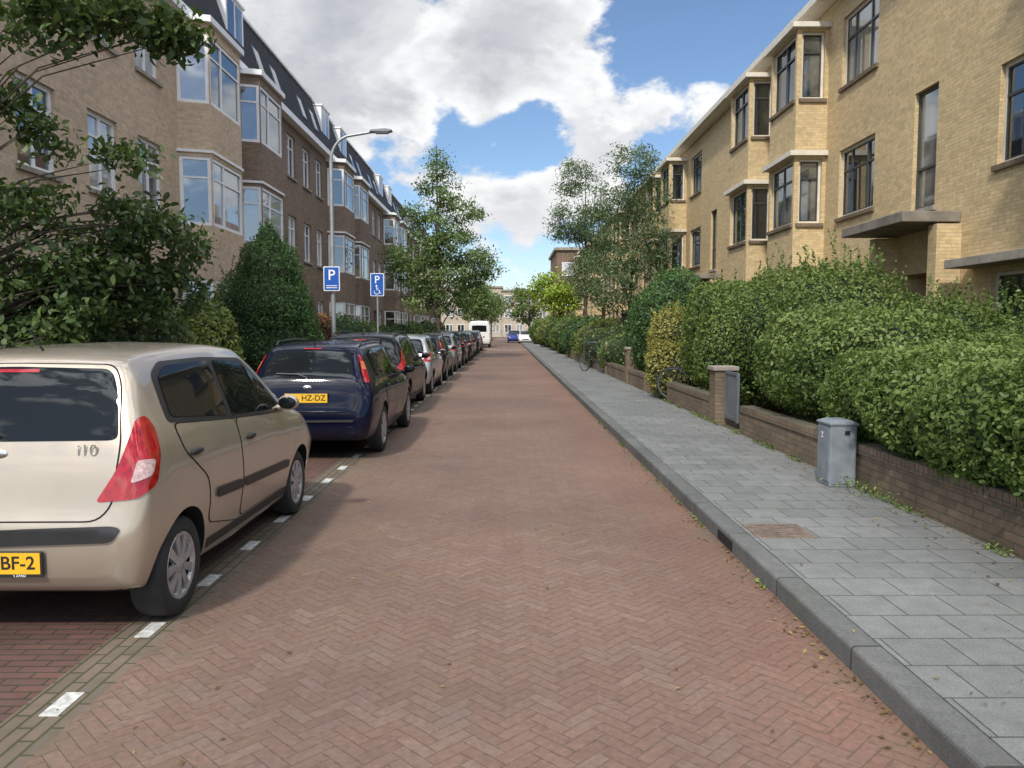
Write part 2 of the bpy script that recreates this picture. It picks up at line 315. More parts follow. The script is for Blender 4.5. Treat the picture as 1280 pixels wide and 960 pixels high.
sheet('garden_right',3.34,8.1,-6,120,.1,M['soil'],-.02)
sheet('cross_street',-60,60,150,158,0,M['park'])
for k in range(40):
    y=3.10+.806*k+random.uniform(-.02,.02)
    mb=MB(); w=.040+.006*math.sin(k*3.1); mb.box((-1.9-w,y,-.01),(-1.9+w,y+.225+random.uniform(-.03,.03),.0045)); o=mb.build('white_edge_mark',[M['roadpaint']]); o['kind']='structure'
mb=MB()
for k in range(8): mb.box((-1.7+.44*k,60+(k%2)*.5,-.01),(-1.3+.44*k,60.5+(k%2)*.5,.005))
o=mb.build('crossing_marks',[M['roadpaint']]); o['kind']='structure'
# dry leaves
n=1300; P=np.stack([rng.uniform(-2.4,3.2,n),2+rng.random(n)**2*28,np.zeros(n)],1); u=rng.random(n)
P[:,0]=np.where(u<.35,1.6-.15*rng.random(n)**2,np.where(u<.75,3.32-.5*rng.random(n)**2.5,P[:,0])); P[:,2]=np.where(P[:,0]>1.62,.123,.008)
P=P[(P[:,0]<1.6)|(P[:,0]>1.66)]
V,F,k=leaves(P,np.tile([0,0,1.],(len(P),1)),.03,.5,.25); me=np_mesh('fallen_leaves',V,[(F,0)],np.repeat(rng.random(len(P)),k),[M['dry']])
o=bpy.data.objects.new('fallen_leaves',me); COL.objects.link(o); tag(o,'small dry leaves scattered over road and pavement','fallen leaves',None,'stuff')
n=2600; yy=2.5+rng.random(n)*14; P=np.stack([3.31-.06*rng.random(n)**2,yy,.12+.05*rng.random(n)**2],1); P=P[np.sin(yy*2.1)+np.sin(yy*5.3)+.6>.5]
q=np.stack([3.22+.1*rng.normal(size=160),6.75+.22*rng.normal(size=160),.13+.12*rng.random(160)],1); P=np.concatenate([P,q])
q=np.stack([1.60-.02*rng.random(900),4.6+rng.random(900)*9,.005+.02*rng.random(900)],1); q=q[np.sin(q[:,1]*3.1)+np.sin(q[:,1]*7.3)>.6]; P=np.concatenate([P,q])
V,F,k=leaves(P,np.tile([-.4,0,1.],(len(P),1)),.03,.5,.6); me=np_mesh('weeds',V,[(F,0)],np.repeat(rng.random(len(P)),k),[M['privet']])
o=bpy.data.objects.new('weeds',me); COL.objects.link(o); tag(o,'low green weeds and moss along the garden wall and kerb','weeds',None,'stuff')
# ------------------------------------------------------------ windows, houses
Zv=Vector((0,0,1)); WC={}
def window(root,O,u,w,h,cols,tr,fm,sm=None,dep=.08):
    key=(round(w,3),round(h,3),tuple(cols),tr,fm,sm,random.randint(0,2))
    if key not in WC:
        f=MB(); p=MB(); t=.085 if fm=='white' else .06; a,bb=dep,dep+.07; mi=1 if fm=='cream' else 0
        for (x0,z0,x1,z1) in ((0,0,w,t),(0,h-t,w,h),(0,t,t,h-t),(w-t,t,w,h-t)): f.box((x0,a,z0),(x1,bb,z1))
        if mi:
            s=.03
            for (x0,z0,x1,z1) in ((t,t,w-t,t+s),(t,h-t-s,w-t,h-t),(t,t+s,t+s,h-t-s),(w-t-s,t+s,w-t,h-t-s)): f.box((x0,a+.012,z0),(x1,bb-.01,z1),1)
        xs=[t]; acc=0; mw=.04 if fm=='white' else .025
        for c in cols[:-1]:
            acc+=c; x=acc*w; f.box((x-mw,a+.004,t+.001),(x+mw,bb-.004,h-t-.001),mi); xs+=[x-mw,x+mw]
        xs.append(w-t); zs=[t,h-t]
        if tr: f.box((t+.001,a+.008,h*tr-.025),(w-t-.001,bb-.008,h*tr+.025),mi); zs=[t,h*tr-.025,h*tr+.025,h-t]
        for i in range(0,len(xs),2):
            for j in range(0,len(zs),2):
                d=[bb-.03+random.uniform(-.008,.008) for _ in range(3)]; d.append(d[0]+d[2]-d[1])
                p.quad((xs[i],d[0],zs[j]),(xs[i+1],d[1],zs[j]),(xs[i+1],d[2],zs[j+1]),(xs[i],d[3],zs[j+1]))
        s=None
        if sm: s=MB(); s.box((-.06,-.06,-.09),(w+.06,dep-.003,-.002)); s=s.mesh('sill',[M[sm]])
        WC[key]=(f.mesh('window',[M[fm],M['darkframe']]),p.mesh('pane',[M['wglass' if fm=='white' else 'dglass']]),s)
    f,p,s=WC[key]; o=put('window',f,root,Vector(O)-root.location,(0,0,math.atan2(u[1],u[0]))); put('pane',p,o,(0,0,0))
    if s: put('sill',s,o,(0,0,0))
    return o
def panel(mb,O,u,L,z0,z1,ops,dep=.16,mi=0):
    O=Vector(O);u=Vector(u);n=u.cross(Zv); us=sorted({0,L}|{o[0] for o in ops}|{o[0]+o[2] for o in ops}); zs=sorted({z0,z1}|{o[1] for o in ops}|{o[1]+o[3] for o in ops})
    Q=lambda a,z,d=0: O+u*a+Zv*z-n*d
    for a,b in zip(us,us[1:]):
        for c,d in zip(zs,zs[1:]):
            if not any(o[0]-1e-4<(a+b)/2<o[0]+o[2] and o[1]<(c+d)/2<o[1]+o[3] for o in ops): mb.quad(Q(a,c),Q(b,c),Q(b,d),Q(a,d),mi)
    for o in ops:
        a,c,b,d=o[0],o[1],o[0]+o[2],o[1]+o[3]; e=o[4] if len(o)>4 else dep
        mb.quad(Q(a,c),Q(a,c,e),Q(b,c,e),Q(b,c),mi); mb.quad(Q(a,d),Q(b,d),Q(b,d,e),Q(a,d,e),mi); mb.quad(Q(a,c),Q(a,d),Q(a,d,e),Q(a,c,e),mi); mb.quad(Q(b,c),Q(b,c,e),Q(b,d,e),Q(b,d),mi)
def right_house(y0,label,full=True,W=15.2):
    F=8.1; c=y0+W/2; y1=y0+W; root=empty('brick_house',(F+4.5,c,0)); tag(root,label,'house','yellow brick houses along the right side'); U=(0,-1,0); mb=MB()
    ops=[];wins=[]
    for dy in (-3.05,3.05):
        for z,h in ((.95,1.6),(4.3,1.62),(7.4,1.65)): ops.append((W/2-dy-.9,z,1.8,h)); wins.append((dy,z,h))
    ops+= [(W/2-.52,3.95,.84,2.3),(W/2-.8,.3,1.6,2.4,.9)]
    panel(mb,(F,y1,0),U,W,0,9.62,ops)
    mb.quad((F,y0,0),(F+9,y0,0),(F+9,y0,9.62),(F,y0,9.62)); mb.quad((F+9,y1,0),(F,y1,0),(F,y1,9.62),(F+9,y1,9.62)); mb.quad((F+9,y0,0),(F+9,y1,0),(F+9,y1,9.62),(F+9,y0,9.62))
    for yy in (y0,y1): mb.add([(F,yy,9.62),(F+9,yy,9.62),(F+4.5,yy,12.4)],[(0,1,2)])
    for a in (-1.25,1.0): mb.box((F-.45,c+a,0),(F-.003,c+a+.28,3.48))
    bays=[]
    for dy in (-5.7,5.7):
        b0,b1=c+dy-.95,c+dy+.95; bx=F-.8; fo=[(.12,1.25,1.66,1.62),(.12,4.3,1.66,1.62),(.12,7.4,1.66,1.65)]; so=[(.12,z,.58,h) for _,z,_,h in fo]
        panel(mb,(bx,b1,0),U,1.9,0,9.3,fo); panel(mb,(bx,b0,0),(1,0,0),.8,0,9.3,so); panel(mb,(F,b1,0),(-1,0,0),.8,0,9.3,so)
        bays.append((b0,b1,bx,fo,so))
    mb.build('wall',[M['ybrick']],root)
    for dy,z,h in wins: window(root,(F,c+dy+.9,z),U,1.8,h,(.28,.44,.28),.68,'cream','wbrick')
    window(root,(F,c+.52,3.95),U,.84,2.3,(1,),.35,'darkframe','conc')
    for b0,b1,bx,fo,so in bays:
        for (a,z,w,h) in fo: window(root,(bx,b1-a,z),U,w,h,(.5,.5),.7,'cream','wbrick')
        for (a,z,w,h) in so: window(root,(bx+a,b0,z),(1,0,0),w,h,(1,),.7,'cream','wbrick'); 
        if full:
            for (a,z,w,h) in so: window(root,(F-a,b1,z),(-1,0,0),w,h,(1,),.7,'cream',None)
        for z in (5.98,9.12): MB().box((bx-.16,b0-.14,z),(F-.004,b1+.14,z+.12)).build('bay_cornice',[M['cream']],root)
    k=MB(); k.box((F-1.05,c-1.2,3.52),(F-.002,c+1.3,3.71)); k.build('door_canopy',[M['dconc']],root,bevel=.015)
    for a in (-4.6,1.6): MB().box((F-.5,c+a,2.65),(F-.003,c+a+3.0,2.8)).build('lintel_slab',[M['conc']],root,bevel=.01)
    d=MB(); d.box((F+.8,c-.8,.3),(F+.86,c+.8,2.7)); dd=d.build('door',[M['dooro']],root); h=MB(); h.box((F+.76,c-.5,1.3),(F+.798,c-.46,1.5)); h.build('handle',[M['chrome']],dd).location=-root.location
    MB().box((F-.36,y0,9.64),(F+.1,y1,9.74)).build('eave',[M['cream']],root); MB().box((F-.48,y0,9.66),(F-.362,y1,9.84)).build('gutter',[M['cream']],root)
    r=MB(); r.add([(F-.36,y0,9.80),(F+4.5,y0,12.7),(F+9.5,y0,9.8),(F-.36,y1,9.80),(F+4.5,y1,12.7),(F+9.5,y1,9.8)],[(0,1,4,3),(1,2,5,4),(0,3,5,2)]); ro=r.build('roof',[M['clay']],root)
    ch=MB(); ch.box((F+4,c+2,11.9),(F+4.9,c+3.4,13.6)); ch.build('chimney',[M['ybrick']],ro).location=-root.location
    if full:
        k=MB(); k.tube([(F-.06,y1-.3,.1),(F-.06,y1-.3,9.63)],.04,8); k.build('drainpipe',[M['cream']],root,True)
    return root
RL=['yellow brick house nearest on the right with concrete door canopy','second yellow brick house on the right, just past the tall near hedges','third yellow brick house on the right, behind the wispy grey green trees','fourth yellow brick house on the right, beyond the wispy trees','fifth and farthest yellow brick house on the right']
for k in range(5): right_house(7.4+15.2*k,RL[k],k<2)
def left_house(y0,hi,bm,label,full=True,W=8.25):
    F=-8.4; y1=y0+W; root=empty('brick_house',(F-4.5,(y0+y1)/2,0)); tag(root,label,'house','terraced brick houses along the left side'); U=(0,1,0); mb=MB()
    e=lambda d: (y1-d) if hi else (y0+d)
    fl=[(1.0,1.9),(4.3,1.75),(7.4,1.75)]; ops=[]
    for d in (4.95,7.1):
        for z,h in fl:
            if not(d==7.1 and z==1.0): ops.append((e(d)-y0-.6,z+.15,1.2,h-.15))
    ops.append((e(7.1)-y0-.55,.3,1.1,2.5))
    panel(mb,(F,y0,0),U,W,0,9.7,ops)
    mb.quad((F-9,y0,0),(F,y0,0),(F,y0,9.7),(F-9,y0,9.7)); mb.quad((F,y1,0),(F-9,y1,0),(F-9,y1,9.7),(F,y1,9.7)); mb.quad((F-9,y1,0),(F-9,y0,0),(F-9,y0,9.7),(F-9,y1,9.7))
    bc=e(2.05); b0,b1=bc-1.15,bc+1.15; bx=F+.78; A=Vector((F,b0-.25,0));B=Vector((bx,b0,0));C=Vector((bx,b1,0));D=Vector((F,b1+.25,0)); faces=[]
    for P,Q in ((A,B),(B,C),(C,D)):
        u=(Q-P); L=u.length; u.normalize(); fo=[(.03,z,L-.06,h) for z,h in fl]; panel(mb,P,u,L,0,9.42,fo); faces.append((P,u,L,fo))
    mb.build('wall',[bm],root)
    for o in ops[:-1]: window(root,(F,y0+o[0],o[1]),U,o[2],o[3],(1,) if o[2]<1 else (.5,.5),.7,'white','conc')
    for i,(P,u,L,fo) in enumerate(faces):
        if i==2 and not full: continue
        for a,z,w,h in fo: window(root,P+u*a+Zv*z,u,w,h,(.38,.62) if i==1 else (1,),.70,'white',None,.02)
    MB().prism([(F-.0,b0-.37),(bx+.10,b0-.1),(bx+.10,b1+.1),(F,b1+.37)],lambda u,v,d:(u,v,9.42+.16*d)).build('bay_cornice',[M['white']],root)
    MB().prism([(F,b0-.30),(bx+.04,b0-.03),(bx+.04,b1+.03),(F,b1+.30)],lambda u,v,d:(u,v,6.15+.07*d)).build('bay_cornice',[M['white']],root)
    d=MB(); d.box((F-.15,e(7.1)-.55,.3),(F-.1,e(7.1)+.55,2.8)); d.build('door',[M['dooro']],root)
    g=MB(); g.box((F+.003,y0+.002,9.55),(F+.32,y1-.002,9.78)); g.build('gutter',[M['white']],root)
    r=MB(); zt=12.4; r.add([(F+.05,y0,9.76),(F-.8,y0,zt),(F-9,y0,zt),(F-9,y0,9.76),(F+.05,y1,9.76),(F-.8,y1,zt),(F-9,y1,zt),(F-9,y1,9.76)],[(0,4,5,1),(1,5,6,2),(2,6,7,3),(3,2,1,0),(4,7,6,5)]); ro=r.build('roof',[M['slate']],root)
    rg=MB(); rg.box((F-.95,y0,zt+.004),(F-.72,y1,zt+.1)); rg.build('roof_edge',[M['white']],ro).location=-root.location
    yc=e(2.05); w=1.45; x0=F-.34; k=MB(); k.box((F-1.2,yc-w/2-.08,10.75),(x0,yc+w/2+.08,12.15)); k.box((F-1.2,yc-w/2-.12,12.152),(x0+.06,yc+w/2+.12,12.22)); o=k.build('dormer',[M['white']],root)
    for q in range(2):
        p=MB(); p.quad((x0+.004,yc-w/2+q*w/2+.06,10.9),(x0+.004,yc-w/2+(q+1)*w/2-.06,10.9),(x0+.004,yc-w/2+(q+1)*w/2-.06,12.05),(x0+.004,yc-w/2+q*w/2+.06,12.05)); p.build('pane',[M['wglass']],o).location=-root.location
    sx=-.85/(zt-9.76)
    for dd in (4.4,6.4):
        yc=e(dd); f=lambda z,o_: F+.05+sx*(z-9.76)+o_
        k=MB(); k.add([(f(z,o_),y,z) for o_ in (-.05,.04) for y,z in ((yc-.36,10.6),(yc+.36,10.6),(yc+.36,11.5),(yc-.36,11.5))],[(4,5,6,7),(0,1,5,4),(1,2,6,5),(2,3,7,6),(3,0,4,7)]); o=k.build('roof_window',[M['gatep']],root)
        p=MB(); p.quad(*[(f(z,.044),y,z) for y,z in ((yc-.3,10.66),(yc+.3,10.66),(yc+.3,11.44),(yc-.3,11.44))]); p.build('pane',[M['wglass']],o).location=-root.location
    ch=MB(); ch.box((F-4,y1-.5,12.2),(F-3,y1+.45,13.6)); ch.build('chimney',[bm],ro).location=-root.location
names=['nearest, mostly behind the overhanging branches','with the white bay window nearest the camera','first dark brick one past the tan brick pair','second dark brick one, behind the lamp post','third dark brick one, past the lamp post','fourth dark brick one, beside the street tree','fifth dark brick one, partly behind the street tree','sixth dark brick one beyond the street tree','seventh dark brick one beyond the street tree','farthest dark brick one']
for k in range(10):
    left_house(7.0+8.25*k,k%2==1,M['tbrick'] if k<2 else M['dbrick'],('tan brick house on the left, ' if k<2 else 'slate roofed terraced house, ')+names[k],k<4)
def far_block(x0,x1,y0,y1,h,m,label,nx,nz,front='y'):
    root=empty('apartment_block',((x0+x1)/2,(y0+y1)/2,0)); tag(root,label,'building'); mb=MB(); mb.box((x0,y0,0),(x1,y1,h)); mb.build('wall',[m],root)
    r=MB(); r.box((x0-.3,y0-.3,h+.003),(x1+.3,y1+.3,h+.35)); r.build('roof',[M['conc']],root)
    for i in range(nx):
        for j in range(nz):
            w=(x1-x0)/nx; window(root,(x0+w*(i+.2),y0-.165,1.+j*(h-.5)/nz),(1,0,0),w*.6,1.7,(.5,.5),0,'white',None)
    return root
M['paleb']=brickmat('pale_brick',(.55,.46,.36),(.48,.4,.3),(.46,.42,.36))
far_block(-16,-1,165,176,10.5,M['paleb'],'pale apartment block closing the end of the street, left half',6,3)
far_block(-.9,14,165.2,176,9.8,M['paleb'],'lower pale apartment block closing the end of the street, right half',6,3)
far_block(6.4,16,98,112,11.6,M['rbrick'],'taller flat roofed brown block far on the right',3,3)
# ------------------------------------------------------------ garden walls, gate, piers
def gwall(y0,y1,label,x0=3.34,x1=3.52,h=.52):
    root=empty('garden_wall',((x0+x1)/2,(y0+y1)/2,0)); tag(root,label,'wall','low brick garden walls'); mb=MB(); mb.box((x0,y0,0),(x1,y1,h-.09)); mb.build('wall_face',[M['wbrick']],root)
    k=MB(); y=y0
    while y<y1-.03: k.box((x0-.015,y,h-.088),(x1+.015,min(y+.062,y1),h+random.uniform(-.003,.003))); y+=.07
    k.build('coping',[M['wbrick']],root)
gwall(1.0,10.9,'low brick garden wall under the near hedge, behind the grey cabinet')
gwall(12.45,15.9,'low brick garden wall between the brick pier and golden shrub')
gwall(18.6,25.5,'low brick garden wall beyond the golden shrub')
gwall(27,42,'far low brick garden wall on the right, past the parked bicycle')
def pier(y,h,label,x=3.3):
    root=empty('brick_pier',(x+.17,y,0)); tag(root,label,'pier','brick gate piers'); mb=MB(); mb.box((x,y-.17,0),(x+.34,y+.17,h)); mb.build('shaft',[M['wbrick']],root); k=MB(); k.box((x-.03,y-.2,h+.002),(x+.37,y+.2,h+.07)); k.build('cap',[M['conc']],root,bevel=.01)
pier(12.25,.95,'brick gate pier beside the grey metal gate'); pier(21.2,1.05,'brick gate pier beyond the golden shrub, nearer of two'); pier(25.8,1.1,'brick gate pier before the far bicycle')
g=empty('garden_gate',(3.46,11.5,0)); tag(g,'grey metal garden gate standing between hedge and brick pier','gate')
mb=MB(); mb.box((3.44,11.4,.2),(3.48,11.44,.95)); mb.box((3.44,12.0,.2),(3.48,12.04,.95)); mb.box((3.44,11.44,.91),(3.48,12.0,.95)); mb.box((3.44,11.44,.22),(3.48,12.0,.27)); mb.build('frame',[M['gatep']],g)
mb=MB()
for q in range(5): mb.box((3.45,11.46+.11*q,.27),(3.47,11.54+.11*q,.91))
mb.build('panel',[M['gatep']],g)
# grey cabinet
cx=.03
cb=empty('utility_cabinet',(3.16,7.3,.112)); tag(cb,'grey metal utility cabinet standing against the low garden wall','cabinet')
mb=MB(); mb.box((3.02+cx,7.15,.112),(3.27+cx,7.45,.70)); mb.build('body',[M['cabinet']],cb,bevel=.012)
x0,x1,y0,y1=3.01+cx,3.28+cx,7.14,7.46
mb=MB(); mb.add([(x0,y0,.702),(x1,y0,.702),(x1,y1,.702),(x0,y1,.702),(x0,y0,.718),(x1,y0,.718),(x1,y1,.718),(x0,y1,.718),(x0+.06,y0+.06,.748),(x1-.06,y0+.06,.748),(x1-.06,y1-.06,.748),(x0+.06,y1-.06,.748)],[(3,2,1,0),(0,1,5,4),(1,2,6,5),(2,3,7,6),(3,0,4,7),(4,5,9,8),(5,6,10,9),(6,7,11,10),(7,4,8,11),(8,9,10,11)]); mb.build('lid',[M['cabinet']],cb)
mb=MB(); mb.box((3.013+cx,7.17,.16),(3.022+cx,7.43,.67)); mb.build('door',[M['cabinet']],cb,bevel=.003)
mb=MB(); mb.box((3.04+cx,7.143,.14),(3.25+cx,7.152,.67)); mb.build('side_panel',[M['cabinet']],cb,bevel=.003)
mb=MB(); mb.box((3.15+cx,7.139,.61),(3.20+cx,7.144,.65)); mb.build('sticker',[M['ink']],cb)
put('mark',text_me('2',.08,M['signwhite']),cb,(3.009+cx-3.16,.02,.48),(PI/2,0,-PI/2))
# drain
dr=empty('drain_cover',(2.0,5.6,.112)); tag(dr,'rusty iron drain cover set in the pavement by the kerb','drain cover')
mb=MB(); mb.box((1.80,5.38,.1),(2.22,5.78,.118)); mb.build('plate',[M['rust']],dr,bevel=.004)
for k in range(7): MB().box((1.83,5.41+.05*k,.1185),(2.19,5.435+.05*k,.1225)).build('ridge',[M['rust']],dr)
mb=MB(); mb.box((1.612,5.4,.02),(1.64,5.76,.08)); mb.build('kerb_inlet',[M['gap']],dr)
# ------------------------------------------------------------ lamp and signs
lp=empty('street_lamp',(-4.3,19.2,.11)); tag(lp,'tall grey street lamp with curved arm over the parked cars','street lamp')
LZ=.42
arc=[(-4.3,19.2,5.3+LZ)]+[(-4.3+.55*(1-math.cos(a)),19.2,5.3+LZ+.62*math.sin(a)) for a in np.linspace(.1,PI/2*.95,8)]+[(-3.3,19.2,6.0+LZ)]
mb=MB(); mb.tube([(-4.3,19.2,.11),(-4.3,19.2,1.3)],[.085,.085],12); mb.tube([(-4.3,19.2,1.3),(-4.3,19.2,5.3+LZ)],[.06,.046],12); mb.build('pole',[M['steel']],lp,True)
mb=MB(); mb.tube(arc,.034,10); mb.build('arm',[M['steel']],lp,True)
mb=MB(); mb.prism([(-3.35,5.99),(-3.3,6.05),(-2.95,6.075),(-2.8,6.05),(-2.78,6.02),(-2.9,5.985)],lambda u,v,d:(u,19.1+.2*d,v+LZ)); mb.build('lamp_head',[M['cabinet']],lp,bevel=.015)
mb=MB(); mb.box((-3.2,19.13,5.965+LZ),(-2.88,19.27,5.99+LZ)); mb.build('lamp_glass',[M['clear']],lp)
def rrect(w,h,r): return [(sx*(w/2-r)+r*math.cos(a),sy*(h/2-r)+r*math.sin(a)) for sx,sy,a0 in ((1,1,0),(-1,1,90),(-1,-1,180),(1,-1,270)) for a in [math.radians(a0+q*22.5) for q in range(5)]]
def sign(loc,w,h,label,wheel,pole):
    x,y,z=loc; r=empty('parking_sign',(x,y,z if not pole else .11)); tag(r,label,'sign','blue parking signs'); off=0
    if pole: mb=MB(); mb.tube([(x,y,.11),(x,y,z+.35)],.03,10); mb.build('pole',[M['steel']],r,True)
    f=lambda yy,t:(lambda u,v,d:(x+u,yy+t*(1-d),z+v))
    mb=MB(); mb.prism(rrect(w,h,.03),f(y-.055,.015)); mb.build('plate',[M['signwhite']],r)
    mb=MB(); mb.prism(rrect(w-.045,h-.045,.025),f(y-.060,.004)); mb.build('blue_field',[M['blue']],r)
    pz=z+(h*.2 if wheel else h*.13); put('letter',text_me('P',w*.78 if wheel else w*.9,M['signwhite']),r,(0,-.0635,pz-r.location.z),(PI/2,0,0))
    if wheel:
        mb=MB(); yy=y-.064; zz=z-h*.24; s=.17
        mb.ell((x-.02*1,yy,zz+s*.8),(.03,.004,.03)); ring=[(x-.01+.085*math.cos(a),yy,zz-.05+.085*math.sin(a)) for a in np.linspace(.9*PI,2.1*PI,14)]; mb.tube(ring,.011,6)
        mb.tube([(x-.02,yy,zz+s*.62),(x-.015,yy,zz+.0),(x+.06,yy,zz+.0),(x+.10,yy,zz-.11),(x+.13,yy,zz-.1)],.015,6); mb.tube([(x-.02,yy,zz+.06),(x+.05,yy,zz+.06)],.011,6); mb.build('wheelchair_symbol',[M['signwhite']],r)
    else:
        for q in range(2): MB().box((x-w*.34,y-.0625,z-h*.30-q*.05),(x+w*.34,y-.0602,z-h*.27-q*.05)).build('lettering_bar',[M['signwhite']],r)
sign((-4.3,19.12,2.85),.40,.60,'blue P sign with two lines of small lettering, fixed to the lamp post',False,False)
sign(at(472,356,25.2),.44,.74,'blue P sign with wheelchair symbol on its own thin pole',True,True)
# ------------------------------------------------------------ cars
def pchip(xs,ys,q):
    xs=np.array(xs,float);ys=np.array(ys,float);h=np.diff(xs);d=np.diff(ys)/h;n=len(xs);m=np.zeros(n)
    for i in range(1,n-1):
        if d[i-1]*d[i]>0: w1=2*h[i]+h[i-1];w2=h[i]+2*h[i-1]; m[i]=(w1+w2)/(w1/d[i-1]+w2/d[i])
    m[0]=d[0];m[-1]=d[-1]; q=np.asarray(q,float); k=np.clip(np.searchsorted(xs,q)-1,0,n-2); t=(q-xs[k])/h[k]
    return (2*t**3-3*t**2+1)*ys[k]+(t**3-2*t**2+t)*h[k]*m[k]+(3*t**2-2*t**3)*ys[k+1]+(t**3-t**2)*h[k]*m[k+1]
class Body:
    def __init__(s,st,wheels,r):
        st=np.array(st,float); ys=[]
        for a,b in zip(st[:,0],st[1:,0]):
            n=max(4,int((b-a)/.045)); ys+=list(np.linspace(a,b,n,endpoint=False))
        ys.append(st[-1,0]); C=[pchip(st[:,0],st[:,i],ys) for i in range(1,10)]; s.L=st[-1,0]; V=[];R=None
        for i,y in enumerate(ys):
            zb,zs,hs,zm,hm,zl,hb,zr,hr=[c[i] for c in C]; dz=min(.075,.35*(zr-zl))
            ct=[(0,zb),(hs*.75,zb),(hs*.96,zb+.3*(zs-zb)),(hs,zs),((hs+hm)/2+.006,(zs+zm)/2),(hm,zm),((hm+hb)/2+.009,zm+.62*(zl-zm)),(hb,zl),((hb+hr)/2+.008,(zl+zr-dz)/2),(hr,zr-dz),(hr*.89,zr-dz*.28),(hr*.5,zr),(0,zr+.008)]
            t=np.arange(len(ct)); q=np.linspace(0,len(ct)-1,(len(ct)-1)*4+1); x=pchip(t,[c[0] for c in ct],q); z=pchip(t,[c[1] for c in ct],q)
            ring=[(a,y,b) for a,b in zip(x,z)]+[(-a,y,b) for a,b in zip(x[-2:0:-1],z[-2:0:-1])]; R=len(ring); V+=ring
        n=len(ys); F=[(i*R+k,(i+1)*R+k,(i+1)*R+(k+1)%R,i*R+(k+1)%R) for i in range(n-1) for k in range(R)]
        F=[f[::-1] for f in F]; F+=[tuple(range(R)),tuple((n-1)*R+k for k in range(R))[::-1]]
        me=bpy.data.meshes.new('body'); me.from_pydata(V,[],F); me.update()
        import bmesh; bm=bmesh.new(); bm.from_mesh(me); bmesh.ops.recalc_face_normals(bm,faces=bm.faces); bm.to_mesh(me); bm.free(); me.update()
        s.V=[v.co.copy() for v in me.vertices]; s.F=[tuple(p.vertices) for p in me.polygons]; s.N=[Vector(v.vector) for v in me.vertex_normals]; s.bvh=BVHTree.FromPolygons(s.V,s.F)
        cut=MB()
        for yw in wheels:
            for sx in (1,-1): cut.lathe([(.001,sx*.5),(r+.05,sx*.5),(r+.05,sx*1.2),(.001,sx*1.2)],40,(0,yw,r)); 
        cm=cut.mesh('c',[]); bm=bmesh.new(); bm.from_mesh(cm); bmesh.ops.remove_doubles(bm,verts=bm.verts,dist=.003); bmesh.ops.recalc_face_normals(bm,faces=bm.faces); bm.to_mesh(cm); bm.free()
        o=bpy.data.objects.new('b',me); c=bpy.data.objects.new('c',cm); COL.objects.link(o); COL.objects.link(c)
        md=o.modifiers.new('b','BOOLEAN'); md.object=c; md.operation='DIFFERENCE'; md.solver='EXACT'
        s.me=bpy.data.meshes.new_from_object(o.evaluated_get(bpy.context.evaluated_depsgraph_get())); s.me.name='body'; bpy.data.objects.remove(o); bpy.data.objects.remove(c)
        s.me.materials.clear(); s.me.materials.append(PAINTS['beige']); s.me.materials.append(M['gap'])
        for p in s.me.polygons:
            p.use_smooth=True; ct=p.center
            if any(math.hypot(ct.y-yw,ct.z-r)<r+.052 and abs(ct.x)<.9 and (abs(ct.x)<.502 or abs(p.normal.x)<.25) and abs(ct.x)>.45 for yw in wheels) or (p.normal.z<-.8 and ct.z<.4): p.material_index=1
        s.me.set_sharp_from_angle(angle=math.radians(45))
    def hit(s,o,d):
        o=Vector(o);d=Vector(d).normalized(); p,n,i,_=s.bvh.ray_cast(o,d)
        if p is None: p,n,i,_=s.bvh.find_nearest(o+d*4.5)
        f=s.F[i]
        if len(f)>4: nn=n
        else:
            w=poly_3d_calc([s.V[k] for k in f],p); nn=sum((s.N[k]*a for k,a in zip(f,w)),Vector()); nn=nn.normalized() if nn.length>0 else n
        return p,nn
    def proj(s,kind,a,b):
        q=.70711
        if kind=='R': return s.hit((5,a,b),(-1,0,0))
        if kind=='B': return s.hit((a,-5,b),(0,1,0))
        if kind=='F': return s.hit((a,s.L+5,b),(0,-1,0))
        if kind=='C': return s.hit((a*q+4*q,a*q-4*q,b),(-q,q,0))
        if kind=='D': return s.hit((a*q+4*q,s.L-a*q+4*q,b),(-q,-q,0))
def inpoly(x,y,P):
    c=False; j=len(P)-1
    for i in range(len(P)):
        if (P[i][1]>y)!=(P[j][1]>y) and x<(P[j][0]-P[i][0])*(y-P[i][1])/(P[j][1]-P[i][1])+P[i][0]: c=not c
        j=i
    return c
def fillet(P,r):
    if r<=0: return [Vector(p) for p in P]
    out=[];n=len(P);P=[Vector(p) for p in P]
    for i in range(n):
        a,b,c=P[i-1],P[i],P[(i+1)%n]; d1=min(r,.45*(a-b).length);d2=min(r,.45*(c-b).length); p=b+(a-b).normalized()*d1;q=b+(c-b).normalized()*d2
        for t in np.linspace(0,1,5): out.append(p*(1-t)**2+b*2*t*(1-t)+q*t*t)
    return out
def offpoly(P,d):
    P=[Vector(p) for p in P]; A=sum(P[i-1].x*P[i].y-P[i].x*P[i-1].y for i in range(len(P))); sg=1 if A>0 else -1; out=[]
    for i in range(len(P)):
        e1=(P[i]-P[i-1]).normalized();e2=(P[(i+1)%len(P)]-P[i]).normalized(); n1=Vector((e1.y,-e1.x))*sg;n2=Vector((e2.y,-e2.x))*sg; m=(n1+n2); m=m.normalized() if m.length>.2 else n1
        out.append(P[i]+m*d/max(.5,m.dot(n1)))
    return out
